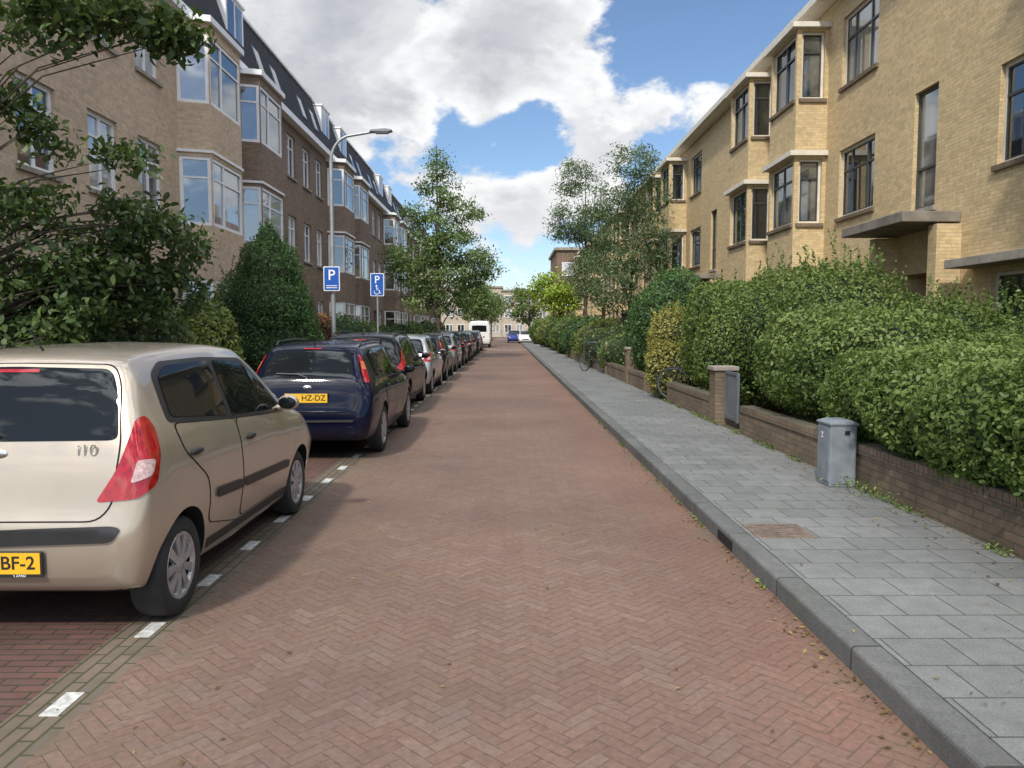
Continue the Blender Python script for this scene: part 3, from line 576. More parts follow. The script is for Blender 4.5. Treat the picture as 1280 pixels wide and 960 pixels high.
def patch(bd,kind,poly,off,rad=.03,step=.05):
    P=fillet(poly,rad); Q=[]
    for i in range(len(P)):
        a,b=P[i],P[(i+1)%len(P)]; n=max(1,int((b-a).length/step)); Q+=[a.lerp(b,k/n) for k in range(n)]
    Q2=[Q[0]]
    for p in Q[1:]:
        if (p-Q2[-1]).length>1e-4: Q2.append(p)
    Q=Q2; nb=len(Q); xs=[p.x for p in Q];zs=[p.y for p in Q]; inner=[]
    for x in np.arange(min(xs)+step*.5,max(xs),step):
        for z in np.arange(min(zs)+step*.5,max(zs),step):
            if inpoly(x,z,Q) and min((p.x-x)**2+(p.y-z)**2 for p in Q)>(step*.4)**2: inner.append(Vector((x,z)))
    v,_,f,_,_,_=delaunay_2d_cdt(Q+inner,[(i,(i+1)%nb) for i in range(nb)],[],1,1e-5)
    V=[];NN=[]
    for p in v:
        h,n=bd.proj(kind,p.x,p.y); V.append(h+n*off); NN.append(n)
    F=[]
    for t in f:
        n=(V[t[1]]-V[t[0]]).cross(V[t[2]]-V[t[0]]); F.append(tuple(t) if n.dot(NN[t[0]])>0 else tuple(t)[::-1])
    return V,F,NN
def patches(name,lst,mats,parent):
    V=[];F=[];NN=[]
    for v,f,n in lst: b=len(V); V+=v; NN+=n; F+=[tuple(i+b for i in t) for t in f]
    me=bpy.data.meshes.new(name); me.from_pydata(V,[],F)
    for m in mats: me.materials.append(m)
    me.polygons.foreach_set('use_smooth',[True]*len(F)); me.update(); me.normals_split_custom_set_from_vertices(NN)
    o=bpy.data.objects.new(name,me); COL.objects.link(o); o.parent=parent; return o
def mir(p): v,f,n=p; return [Vector((-a.x,a.y,a.z)) for a in v],[t[::-1] for t in f],[Vector((-a.x,a.y,a.z)) for a in n]
def sym(h): return [(a,b) for a,b in h]+[(-a,b) for a,b in h[::-1] if abs(a)>1e-6]
WHM={}
def wheel(root,x,y,r,side,ns,w=.16):
    key=(r,ns,side)
    if key not in WHM:
        t=MB(); t.lathe([(r*.66,-.0),(r*.70,.010),(r*.9,.013),(r*.965,.002),(r*.995,-.02),(r,-.045),(r,-w+.045),(r*.965,-w),(r*.7,-w)],40)
        d=MB(); d.lathe([(.001,-.03),(r*.68,-.03),(r*.68,-.1),(.001,-.1)],32)
        k=MB(); k.lathe([(r*.56,-.012),(r*.6,.004),(r*.665,.008),(r*.69,-.002),(r*.69,-.03)],40); k.lathe([(.001,.006),(r*.14,.006),(r*.2,-.004),(r*.24,-.02)],24)
        for q in range(ns):
            a=2*PI*q/ns
            pts=[(r*.17,-.05),(r*.60,-.075),(r*.60,.075),(r*.17,.05)]; pts=[(u,v*r*(2.0 if ns<7 else 1.35)) for u,v in pts]
            k.prism([(u*math.cos(a)-v*math.sin(a),u*math.sin(a)+v*math.cos(a)) for u,v in pts],lambda u,v,dd:(-.025+.028*dd,u,v))
        for m_ in (t,d,k):
            if side<0: m_.v=[(-a,b,c) for a,b,c in m_.v]; m_.f=[f[::-1] for f in m_.f]
        me=[d.mesh('wheel',[M['gap']]),t.mesh('tyre',[M['tyre']]),k.mesh('rim',[M['rim']])]
        for q in me: q.polygons.foreach_set('use_smooth',[True]*len(q.polygons)); q.set_sharp_from_angle(angle=math.radians(35))
        WHM[key]=me
    me=WHM[key]; o=put('wheel',me[0],root,(side*x,y,r),(random.uniform(0,6),0,0)); put('tyre',me[1],o,(0,0,0)); put('rim',me[2],o,(0,0,0))
def make_car(sp,pk,loc,label,cat='car',yaw=0,group='cars parked along the left kerb'):
    bd=Body(sp['st'],sp['wy'],sp['r']); pm=PAINTS[pk]; root=empty('parked_car',(0,0,0)); tag(root,label,cat,group)
    bd.me.materials[0]=pm; put('body',bd.me,root,(0,0,0))
    P=lambda k,poly,off,rad=.03,step=.05: patch(bd,k,poly,off,rad,step)
    for sd in (0,1):
        mm=mir if sd else (lambda p:p)
        patches('window_trim',[mm(P('R',offpoly(sp['glass_all'],.012),.003,.05))],[M['black']],root)
        for dr_ in sp['doors']:
            d=patches('door',[mm(P('R',dr_['poly'],.004,.06,.045))],[pm],root)
            patches('door_gap',[mm(P('R',offpoly(dr_['poly'],.007),.0018,.06,.045))],[M['gap']],d)
            patches('window',[mm(P('R',dr_['glass'],.007,.035,.04))],[M['cglass']],d)
            hy,hz=dr_['handle']; hp=MB(); q,nn=bd.proj('R',hy,hz); hp.ell((q.x+.018,hy,hz),(.018,.085,.02)); 
            if sd: hp.v=[(-a,b,c) for a,b,c in hp.v]; hp.f=[f[::-1] for f in hp.f]
            hp.build('handle',[M['black'] if sp.get('bh') else pm],d,True)
            if dr_.get('rub'): patches('rub_strip',[mm(P('R',dr_['rub'],.016,.012,.06))],[M['black']],d)
        for q in sp.get('quarter',[]): patches('quarter_window',[mm(P('R',q,.006,.03,.04))],[M['cglass']],root)
        patches('sill_trim',[mm(P('R',sp['sill'],.004,.01,.08))],[M['black']],root)
        tl=patches('tail_light',[mm(P('C',sp['tail'],.008,.025,.025))],[M['red']],root)
        for nm,ml,pl in sp.get('tailin',[]): patches(nm,[mm(P('C',pl,.012,.02,.025))],[M[ml]],tl)
        patches('headlight',[mm(P('D',sp['head'],.006,.04,.03))],[M['clear']],root)
        mb=MB(); mx,my,mz=sp['mirror']; mb.ell((mx,my,mz),(.085,.055,.062)); mb.tube([(mx-.14,my+.04,mz-.05),(mx,my+.02,mz-.03)],.022,8)
        if sd: mb.v=[(-a,b,c) for a,b,c in mb.v]; mb.f=[f[::-1] for f in mb.f]
        mo=mb.build('side_mirror',[M['black'] if sp.get('bm') else pm],root,True)
        mb=MB(); mb.ell((mx*(1 if not sd else -1),my-.045,mz),(.07,.014,.048)); mb.build('mirror_glass',[M['cglass']],mo,True)
        for yw in sp['wy']: wheel(root,sp['wx'],yw,sp['r'],-1 if sd else 1,sp['ns'])
    tg=patches('tailgate',[P('B',sym(sp['tg']),.0045,.06,.04)],[pm],root); patches('tailgate_gap',[P('B',offpoly(sym(sp['tg']),.007),.002,.06,.04)],[M['gap']],tg)
    patches('rear_window',[P('B',sym(sp['rg']),.008,.05,.025)],[M['cglass']],tg)
    patches('windscreen',[P('F',sym(sp['ws']),.006,.05,.05)],[M['cglass']],root)
    patches('grille',[P('F',sym(sp['gr']),.006,.03,.05)],[M['black']],root)
    if 'bs' in sp: patches('bumper_strip',[P('B',sym(sp['bs']),.014,.03,.03)],[M['black']],root)
    mb=MB()
    mb.tube([tuple(bd.proj('B',a,b)[0]+Vector((0,-.03,0))) for a,b in ((.0,sp['wip'][0]),(-.12,sp['wip'][0]+.04),(-.38,sp['wip'][1]))],.009,6); mb.build('rear_wiper',[M['black']],tg,True)
    if 'bl' in sp: patches('brake_light',[P('B',sym(sp['bl']),.010,.008,.04)],[M['red']],tg)
    px,pz,pt=sp['plate']; q,_=bd.proj('B',.2,pz); mb=MB(); mb.box((-.265,q.y-.026,pz-.07),(.265,q.y-.01,pz+.06)); fr=mb.build('plate_holder',[M['black']],root,bevel=.004)
    mb=MB(); mb.box((-.255,q.y-.03,pz-.052),(.255,q.y-.027,pz+.055)); pl=mb.build('number_plate',[M['plate']],fr); 
    if pt: put('plate_lettering',text_me(pt[0],.094,M['ink']),pl,(pt[1],q.y-.031,pz+.002),(PI/2,0,0))
    if pt and len(pt)>2: put('holder_lettering',text_me(pt[2],.018,M['signwhite'],.0005),fr,(pt[3],q.y-.027,pz-.061),(PI/2,0,0))
    if 'badge' in sp: t,bx,bz,bs=sp['badge']; q,_=bd.proj('B',bx,bz); put('badge',text_me(t,bs,M['chrome'],.002,0.),tg,(bx,q.y-.010,bz),(PI/2,0,0))
    if 'emblem' in sp: ez,ex=sp['emblem']; q,_=bd.proj('B',ex,ez); mb=MB(); mb.ell((ex,q.y-.006,ez),(.055,.008,.028)); mb.build('emblem',[M['chrome']],tg,True)
    if sp.get('rails'):
        for sx in (1,-1):
            mb=MB(); r0,r1,rx,rh=sp['rails']; mb.tube([(sx*rx,r0,rh-.05),(sx*rx,r0+.08,rh),(sx*rx,(r0+r1)/2,rh+.02),(sx*rx,r1-.08,rh),(sx*rx,r1,rh-.05)],.014,8); mb.build('roof_rail',[M['black']],root,True)
    ay=sp.get('ant',.5); h,_=bd.hit((0,ay,5),(0,0,-1)); mb=MB(); mb.tube([h,h+Vector((0,-.12,.12))],[.007,.003],6); mb.build('antenna',[M['black']],root,True)
    root.location=loc; root.rotation_euler=(0,0,yaw); return root
def scl(sp,sx,sy,sz,**kw):
    o=dict(sp); o['st']=[(y*sy,a*sz,b*sz,c*sx,d*sz,e*sx,f*sz,g*sx,h*sz,i*sx) for y,a,b,c,d,e,f,g,h,i in sp['st']]
    R=lambda P:[(a*sy,b*sz) for a,b in P]; B=lambda P:[(a*sx,b*sz) for a,b in P]
    for k in ('glass_all','sill'): o[k]=R(sp[k])
    o['quarter']=[R(q) for q in sp.get('quarter',[])]
    o['doors']=[dict(poly=R(d['poly']),glass=R(d['glass']),handle=R([d['handle']])[0]) for d in sp['doors']]
    for k in ('tg','rg','ws','gr','bs','bl','tail','head'):
        if k in sp: o[k]=B(sp[k])
    o['tailin']=[(n,m,B(p)) for n,m,p in sp.get('tailin',[])]; o['wy']=[y*sy for y in sp['wy']]; o['wx']=sp['wx']*sx; o['mirror']=(sp['mirror'][0]*sx,sp['mirror'][1]*sy,sp['mirror'][2]*sz)
    if sp.get('rails'): a,b_,c,d=sp['rails']; o['rails']=(a*sy,b_*sy,c*sx,d*sz)
    if 'emblem' in sp: o['emblem']=(sp['emblem'][0]*sz,sp['emblem'][1])
    o['wip']=tuple(z*sz for z in sp['wip']); o['plate']=(0,sp['plate'][1]*sz,None); o.pop('badge',None); o.update(kw); return o
I10=dict(st=[(0,.36,.40,.58,.48,.62,.56,.62,.60,.56),(.03,.30,.36,.65,.50,.70,.62,.69,.70,.64),(.06,.27,.34,.69,.52,.735,.72,.728,.88,.68),(.10,.25,.32,.71,.54,.757,.84,.748,1.03,.69),(.16,.24,.31,.72,.56,.772,.92,.752,1.19,.665),(.24,.23,.30,.725,.58,.782,.96,.756,1.35,.62),(.30,.22,.29,.73,.60,.787,.98,.757,1.435,.595),(.42,.22,.29,.732,.61,.79,.98,.757,1.465,.58),(.8,.2,.27,.735,.62,.795,.98,.756,1.495,.575),(1.4,.18,.25,.735,.62,.797,.96,.755,1.51,.577),(1.9,.18,.25,.735,.62,.797,.94,.755,1.485,.567),(2.2,.18,.25,.735,.62,.797,.92,.75,1.385,.578),(2.5,.18,.25,.735,.62,.797,.91,.745,1.21,.62),(2.75,.18,.25,.735,.61,.795,.90,.735,1.03,.665),(3.05,.19,.26,.73,.60,.79,.86,.72,.955,.60),(3.3,.20,.28,.70,.58,.765,.78,.69,.87,.56),(3.45,.22,.31,.64,.55,.70,.70,.64,.77,.50),(3.53,.26,.36,.57,.52,.62,.60,.57,.66,.45),(3.565,.34,.40,.48,.48,.52,.53,.50,.56,.40)],
 wy=[.46,2.84],r=.278,wx=.742,ns=9,bh=True,
 glass_all=[(.42,1.10),(1.25,1.02),(2.55,.945),(2.30,1.16),(1.93,1.38),(1.2,1.41),(.62,1.405),(.47,1.345)],
 doors=[dict(poly=[(.80,.44),(1.30,.33),(1.355,.34),(1.355,1.0),(.46,1.075),(.50,.92),(.78,.72)],glass=[(.47,1.115),(1.27,1.035),(1.27,1.395),(.66,1.39),(.52,1.33)],handle=(.62,.90),rub=[(.87,.572),(1.35,.54),(1.35,.60),(.885,.632)]),
        dict(poly=[(1.375,.34),(2.38,.33),(2.50,.48),(2.52,.925),(1.375,1.0)],glass=[(1.35,1.03),(2.46,.965),(2.24,1.17),(1.90,1.36),(1.35,1.395)],handle=(1.55,.86),rub=[(1.38,.538),(2.45,.485),(2.45,.545),(1.38,.598)])],
 sill=[(.82,.27),(2.5,.25),(2.5,.31),(.82,.33)],
 tail=[(.385,.728),(.54,.745),(.645,.81),(.69,.95),(.683,1.08),(.64,1.15),(.585,1.14),(.54,1.04),(.475,.89)],tailin=[('reversing_lens','clear',[(.52,.82),(.62,.855),(.65,.93),(.56,.935)])],
 head=[(.30,.66),(.55,.66),(.60,.80),(.36,.74)],mirror=(.835,2.34,1.02),
 tg=[(0,.64),(.52,.64),(.59,.72),(.61,1.02),(.565,1.30),(.51,1.41),(0,1.418)],rg=[(0,1.03),(.594,1.035),(.592,1.1),(.555,1.28),(.50,1.39),(0,1.402)],ws=[(0,1.05),(.56,1.06),(.50,1.44),(0,1.465)],gr=[(0,.40),(.38,.42),(.34,.52),(0,.54)],
 bs=[(0,.515),(.60,.535),(.645,.60),(.60,.615),(0,.60)],bl=[(0,1.372),(.13,1.372),(.13,1.388),(0,1.388)],wip=(1.06,1.12),plate=(0,.435,('BF-2',.145,"'t ZAND",.15)),badge=('i10',.455,.985,.088),emblem=(.97,0))
EST=dict(st=[(0,.38,.42,.62,.50,.66,.58,.66,.63,.60),(.03,.32,.38,.70,.52,.75,.64,.73,.74,.67),(.07,.28,.35,.74,.55,.79,.74,.78,.90,.71),(.12,.26,.33,.76,.58,.815,.86,.797,1.03,.70),(.22,.25,.32,.77,.60,.83,.92,.80,1.17,.67),(.34,.24,.31,.775,.62,.84,.95,.80,1.32,.63),(.43,.23,.30,.78,.63,.845,.96,.80,1.41,.61),(.6,.22,.29,.785,.64,.85,.97,.80,1.45,.60),(1.2,.21,.28,.785,.64,.85,.97,.80,1.485,.60),(2.0,.20,.27,.785,.64,.85,.95,.80,1.49,.60),(2.5,.2,.27,.785,.64,.85,.93,.80,1.45,.59),(2.85,.2,.27,.785,.64,.85,.92,.795,1.30,.62),(3.15,.2,.27,.785,.63,.85,.91,.785,1.13,.66),(3.4,.2,.27,.78,.63,.845,.90,.77,1.0,.68),(3.75,.2,.27,.77,.62,.83,.86,.75,.93,.62),(4.1,.21,.29,.73,.6,.79,.77,.70,.83,.56),(4.3,.24,.33,.66,.57,.71,.69,.64,.74,.5),(4.4,.28,.37,.58,.54,.62,.60,.57,.65,.45),(4.45,.36,.42,.48,.5,.52,.54,.5,.57,.4)],
 wy=[.93,3.545],r=.31,wx=.82,ns=7,
 glass_all=[(.52,1.03),(1.9,.985),(3.12,.945),(2.85,1.18),(2.48,1.375),(1.8,1.41),(.9,1.395),(.62,1.33)],
 quarter=[[(.58,1.05),(1.06,1.03),(1.06,1.385),(.92,1.38),(.66,1.31)]],
 doors=[dict(poly=[(1.27,.44),(1.42,.34),(1.97,.34),(1.97,.97),(1.10,1.0),(1.1,.9)],glass=[(1.12,1.025),(1.92,1.0),(1.92,1.395),(1.12,1.385)],handle=(1.27,.88)),dict(poly=[(1.99,.34),(3.02,.34),(3.12,.5),(3.12,.93),(1.99,.97)],glass=[(1.99,1.0),(3.05,.96),(2.80,1.17),(2.45,1.355),(1.99,1.395)],handle=(2.17,.86))],
 sill=[(1.3,.29),(3.1,.27),(3.1,.32),(1.3,.34)],tail=[(.60,.98),(.70,.98),(.745,1.12),(.735,1.30),(.69,1.34),(.655,1.2)],tailin=[('indicator_lens','amber',[(.655,1.14),(.74,1.14),(.735,1.24),(.675,1.24)])],
 head=[(.32,.64),(.58,.66),(.64,.80),(.38,.74)],mirror=(.93,2.95,1.02),tg=[(0,.62),(.52,.62),(.62,.72),(.645,1.0),(.60,1.2),(.53,1.405),(0,1.41)],rg=[(0,1.035),(.575,1.04),(.56,1.12),(.51,1.34),(.46,1.375),(0,1.385)],
 ws=[(0,1.04),(.58,1.05),(.52,1.41),(0,1.44)],gr=[(0,.40),(.42,.42),(.38,.52),(0,.54)],bs=[(0,.50),(.60,.505),(.60,.535),(0,.53)],wip=(1.05,1.10),plate=(0,.80,('HZ-DZ',.06)),emblem=(.93,0),rails=(.7,2.4,.56,1.49),bl=[(0,1.392),(.12,1.392),(.12,1.404),(0,1.404)])
EST=scl(EST,.955,.97,.97,r=.31); EST['plate']=(0,.775,('HZ-DZ',.09))
make_car(I10,'beige',(-2.58,3.80,0),'beige small hatchback nearest the camera with a yellow plate ending in 2')
estate=make_car(EST,'navy',(-2.41,9.2,0),'dark navy blue estate car parked just ahead of the beige hatchback')
SUV=scl(I10,1.09,1.21,1.02,r=.32,ns=5,bh=False,tail=[(.50,.88),(.66,.86),(.76,.98),(.735,1.22),(.69,1.22),(.63,1.02)],tailin=[],emblem=(.93,0),rails=(.6,2.2,.58,1.545)); SUV.pop('bs',None); SUV['plate']=(0,.76,None)
suv=make_car(SUV,'black',(-2.68,13.95,0),'black tall hatchback third in the parked row, ahead of the navy estate')
HAT=scl(I10,1.07,1.14,.98,r=.3,ns=6,bh=False,tail=[(.45,.82),(.64,.82),(.745,.94),(.72,1.05),(.6,1.0)],tailin=[('reversing_lens','clear',[(.56,.86),(.68,.87),(.70,.93),(.6,.93)])],emblem=(.9,0)); HAT.pop('bs',None); HAT['plate']=(0,.5,None)
hat=make_car(HAT,'silver',(-2.66,18.7,0),'silver hatchback fourth in the parked row')
def dup_car(src,pk,loc,label,yaw=0,group='cars parked along the left kerb'):
    c=copy_tree(src); c.location=loc; c.rotation_euler=(0,0,yaw); c['label']=label; c['group']=group
    for o in c.children_recursive:
        if o.name.startswith('plate_lettering'): bpy.data.objects.remove(o); continue
        for s in o.material_slots:
            if s.material and s.material.name.startswith('paint_'): s.link='OBJECT'; s.material=PAINTS[pk]
    return c
dup_car(estate,'dark',(-2.66,23.3,0),'dark grey estate car fifth in the parked row')
dup_car(hat,'grey',(-2.68,28.6,0),'mid grey hatchback sixth in the parked row')
dup_car(suv,'dark',(-2.68,33.4,0),'dark tall hatchback seventh in the parked row')
dup_car(hat,'dark',(-2.62,38.6,0),'small dark hatchback eighth in the row, near the street tree')
dup_car(estate,'grey',(-2.66,44.2,0),'grey estate car ninth in the row, past the street tree')
dup_car(hat,'dark',(-2.66,50.2,0),'small dark hatchback tenth in the row, before the white van')
dup_car(suv,'grey',(-2.66,56.5,0),'small grey hatchback eleventh in the row, close behind the white van')
dup_car(hat,'blue',(.95,96,0),'bright blue car far down the middle of the road',PI,'cars at the far end of the street'); dup_car(hat,'white',(2.2,92,0),'white car far off at the right kerb',PI,'cars at the far end of the street')
VAN=dict(st=[(0,.45,.5,.8,.6,.85,.7,.86,.8,.84),(.03,.38,.45,.86,.7,.93,1.1,.93,1.3,.9),(.07,.33,.4,.9,.8,.96,1.3,.95,2.0,.86),(.12,.3,.38,.92,.8,.97,1.35,.95,2.28,.82),(.3,.28,.36,.93,.8,.98,1.35,.955,2.36,.80),(2.5,.26,.34,.93,.8,.98,1.3,.955,2.40,.80),(3.6,.26,.34,.93,.8,.98,1.25,.955,2.34,.79),(3.9,.26,.34,.93,.8,.98,1.22,.95,2.15,.80),(4.4,.26,.34,.93,.78,.97,1.2,.94,1.6,.84),(4.7,.27,.35,.91,.75,.95,1.1,.91,1.25,.8),(5.0,.3,.38,.84,.7,.88,.95,.83,1.08,.7),(5.1,.4,.46,.7,.6,.74,.72,.7,.8,.6)],
 wy=[1.0,4.2],r=.34,wx=.93,ns=6,glass_all=[(3.2,1.35),(4.35,1.3),(3.95,1.95),(3.2,2.0)],doors=[dict(poly=[(3.15,.4),(3.8,.4),(4.3,1.25),(3.15,1.3)],glass=[(3.23,1.38),(4.28,1.33),(3.92,1.92),(3.23,1.96)],handle=(3.3,1.15))],sill=[(1.5,.35),(3.7,.35),(3.7,.4),(1.5,.4)],
 tail=[(.66,.9),(.72,.9),(.72,1.3),(.66,1.3)],head=[(.4,.8),(.68,.8),(.7,1.0),(.5,1.0)],mirror=(1.1,3.95,1.5),tg=[(0,.6),(.78,.62),(.78,2.1),(0,2.15)],rg=[(.06,1.4),(.66,1.4),(.64,1.95),(.06,1.98)],ws=[(0,1.4),(.72,1.4),(.66,2.1),(0,2.15)],gr=[(0,.55),(.4,.55),(.4,.75),(0,.78)],wip=(1.35,1.45),plate=(0,.75,None))
van=make_car(VAN,'white',(-2.4,68,0),'white panel van parked far down the left row','van',0,'vans'); van.name='parked_van'
# ------------------------------------------------------------ bicycles
def bicycle(loc,rz,label,src=None):
    if src: c=copy_tree(src); c.location=loc; c.rotation_euler=(0,0,rz); c['label']=label; return c
    r=empty('bicycle',(0,0,0)); tag(r,label,'bicycle','bicycles by the right garden walls')
    for y in (-.53,.55):
        w=MB()
        for q in range(14): a=2*PI*q/14; w.tube([(0,y,.34),(0,y+.31*math.cos(a),.34+.31*math.sin(a))],.002,4)
        w.lathe([(.001,-.03),(.025,-.03),(.025,.03),(.001,.03)],10,(0,y,.34)); wo=w.build('wheel',[M['gatep']],r)
        for nm,R,rr,m in (('tyre',.335,.02,'tyre'),('rim',.312,.010,'gatep')):
            t=MB(); t.lathe([(R+rr*math.cos(a),rr*math.sin(a)) for a in np.linspace(0,2*PI,9)],32,(0,y,.34)); t.build(nm,[M[m]],wo,True)
    f=MB(); bb=(0,-.05,.3)
    for a,b in (((0,-.53,.34),bb),(bb,(0,-.2,.85)),(bb,(0,.36,.72)),((0,-.17,.72),(0,.34,.84)),((0,-.53,.34),(0,-.17,.72)),((0,.55,.34),(0,.33,.95))): f.tube([a,b],.017,8)
    f.build('frame',[M['ink']],r,True)
    s=MB(); s.ell((0,-.23,.9),(.075,.13,.03)); s.build('saddle',[M['black']],r,True)
    h=MB(); h.tube([(-.28,.18,1.02),(-.2,.3,1.05),(0,.33,1.03),(.2,.3,1.05),(.28,.18,1.02)],.013,8); h.tube([(0,.33,.95),(0,.33,1.03)],.014,8); h.build('handlebar',[M['gatep']],r,True)
    g=MB(); g.tube([(0,-.53+.37*math.cos(a),.34+.37*math.sin(a)) for a in np.linspace(.2,PI*.95,12)],.018,6); g.build('mudguard',[M['ink']],r,True)
    r.location=loc; r.rotation_euler=(0,0,rz); return r
bk=bicycle((4.0,15.8,.14),1.2,'dark bicycle standing between the low wall and golden shrub'); bicycle((3.1,27.3,.112),.5,'dark bicycle standing on the pavement farther down by a garden wall',bk)
# ------------------------------------------------------------ plants, right side
bl=[((4.30,y,.89+.03*math.sin(y*2)),(1.14,.85,.54+.04*math.sin(y*1.7))) for y in (2.6,3.6,4.6,5.6,6.6)]+[((4.34,7.45,.92),(1.1,.75,.56))]
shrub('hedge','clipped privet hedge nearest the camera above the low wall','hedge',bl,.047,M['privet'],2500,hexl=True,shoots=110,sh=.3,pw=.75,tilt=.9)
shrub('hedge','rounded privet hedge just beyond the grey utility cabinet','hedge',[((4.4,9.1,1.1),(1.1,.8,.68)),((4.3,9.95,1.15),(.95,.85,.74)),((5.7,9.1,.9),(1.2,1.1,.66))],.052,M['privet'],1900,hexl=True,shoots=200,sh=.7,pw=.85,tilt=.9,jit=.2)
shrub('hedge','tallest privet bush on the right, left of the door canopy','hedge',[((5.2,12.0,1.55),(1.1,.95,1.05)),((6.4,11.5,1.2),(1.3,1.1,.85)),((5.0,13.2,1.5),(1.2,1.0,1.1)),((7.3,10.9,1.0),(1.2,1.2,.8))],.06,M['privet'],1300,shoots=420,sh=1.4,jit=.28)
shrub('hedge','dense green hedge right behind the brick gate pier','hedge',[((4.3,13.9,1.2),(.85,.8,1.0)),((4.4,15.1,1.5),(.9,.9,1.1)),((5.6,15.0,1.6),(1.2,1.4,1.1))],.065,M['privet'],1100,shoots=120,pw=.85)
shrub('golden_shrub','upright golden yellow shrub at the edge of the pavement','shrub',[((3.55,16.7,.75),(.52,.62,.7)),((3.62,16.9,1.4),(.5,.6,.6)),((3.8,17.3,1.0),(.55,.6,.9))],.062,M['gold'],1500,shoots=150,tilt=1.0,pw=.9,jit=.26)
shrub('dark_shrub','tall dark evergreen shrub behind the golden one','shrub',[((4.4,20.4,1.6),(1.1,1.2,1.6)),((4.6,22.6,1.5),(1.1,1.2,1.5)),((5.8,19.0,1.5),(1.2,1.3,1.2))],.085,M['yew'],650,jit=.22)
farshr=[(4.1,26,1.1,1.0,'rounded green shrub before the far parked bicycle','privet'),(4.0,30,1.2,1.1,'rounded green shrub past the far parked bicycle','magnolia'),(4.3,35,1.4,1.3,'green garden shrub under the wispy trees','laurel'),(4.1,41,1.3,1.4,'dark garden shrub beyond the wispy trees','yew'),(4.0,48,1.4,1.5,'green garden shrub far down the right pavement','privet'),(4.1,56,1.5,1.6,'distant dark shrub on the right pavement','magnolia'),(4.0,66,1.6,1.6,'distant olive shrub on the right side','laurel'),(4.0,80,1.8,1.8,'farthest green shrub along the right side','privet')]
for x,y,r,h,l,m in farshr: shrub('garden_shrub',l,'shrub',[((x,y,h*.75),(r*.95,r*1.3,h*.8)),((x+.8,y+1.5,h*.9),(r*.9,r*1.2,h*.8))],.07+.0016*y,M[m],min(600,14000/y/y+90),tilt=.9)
def ev(pts): return [(at(px,py,Y),(rx,ry,rz),n) for px,py,Y,rx,ry,rz,n in pts]
tree('wispy_tree','taller wispy grey green tree in front of the right hand houses','tree',(5.2,33,.1),9.0,ev([(792,205,33,1.0,1.0,.9,28),(768,258,33,1.2,1.1,1.1,44),(812,255,33.5,.85,1.0,1.2,28),(782,320,33,1.7,1.3,1.2,62),(760,360,32,1.2,1.1,.9,34),(820,310,33,.6,.8,1.2,24)]),.15,M['euc'],76,.26,.09,aspect=.3,nb=36,lean=(.3,0))
tree('wispy_tree','slimmer wispy grey green tree, left of the taller one','tree',(4.3,42,.1),10.4,ev([(718,225,42,.9,.9,1.0,26),(714,275,42,1.15,1.0,1.3,42),(742,290,42,1.1,1.0,1.3,40),(736,345,42,1.1,1.1,1.2,40)]),.17,M['euc'],72,.30,.09,aspect=.3,nb=32)
tree('bright_tree','bright lime green tree far down the right side','tree',(4.2,60,.1),6.2,ev([(690,362,60,1.6,1.6,1.3,60),(702,380,60,1.5,1.4,1.1,36)]),.24,M['lime'],45,.35,.12)
tree('distant_tree','rounded green tree near the end of the street, right of centre','tree',(3.0,100,.1),6.8,ev([(655,382,100,2.2,2.2,2.3,60)]),.32,M['privet'],45,.45,.14)
# ------------------------------------------------------------ plants, left side
tree('street_tree','broad green street tree rising above the parked cars','tree',(-3.75,42.5,0),11.6,ev([(551,208,42.5,.5,.6,.8,14),(552,240,42.5,1.1,1.1,.8,26),(545,285,42.5,1.9,1.7,.9,48),(565,312,42.5,2.1,1.9,.9,50),(520,322,42.5,1.8,1.8,.8,40),(550,345,42.5,2.7,2.2,.9,72),(594,332,42.5,1.4,1.5,.9,32),(545,378,42.5,2.4,2.0,.7,46),(582,262,42.5,1.0,1.0,.6,16),(520,268,42.5,.9,.9,.6,14)]),.17,M['tree'],50,.28,.14,nb=60)
for px,Y,tp,rr,l in ((594,76,350,2.0,'green street tree behind the broad one'),(603,90,354,2.1,'green street tree just before the far end, left side'),(614,108,366,2.1,'farthest green street tree on the left')):
    c=at(px,385,Y); h=at(px,tp,Y)[2]; tree('street_tree',l,'tree',(c[0],Y,0),h-.6,[((c[0],Y,h*.68),(rr,rr,h*.30),75)],.3,M['tree'],42,.4,.13,'far street trees')
tree('garden_tree','dark broad leaved tree overhanging the left edge near the camera','tree',(-6.9,9.3,.1),6.0,
 ev([(20,20,8.0,.75,.6,.28,20),(110,6,8.2,.6,.5,.2,20),(180,30,8.4,.5,.4,.15,18),(222,48,8.6,.2,.3,.12,8),(5,130,9,.4,.5,.2,9),(55,175,9.5,.28,.4,.16,7),(25,240,9.4,.6,.6,.34,16),(160,195,10,.22,.4,.18,7),(50,320,10,1.0,.8,.6,40),(170,280,10.5,.5,.6,.36,20),(205,310,11,.62,.6,.5,28),(130,350,10.5,.9,.8,.55,36),(40,390,10,1.0,.8,.6,34),(200,370,11,.6,.6,.6,28)]),.115,M['magnolia'],36,.14,.08,hexl=True,nb=64,aspect=.46)
shrub('dark_shrub','dark dense shrub at the foot of the overhanging tree','shrub',[((-6.4,10.6,1.0),(1.2,1.5,1.1)),((-5.9,12.4,1.1),(.75,1.0,1.2)),((-7.2,8.6,1.0),(1.2,1.6,1.1)),((-7.4,12.5,1.2),(1.0,1.4,1.3))],.10,M['magnolia'],520,hexl=True,jit=.25)
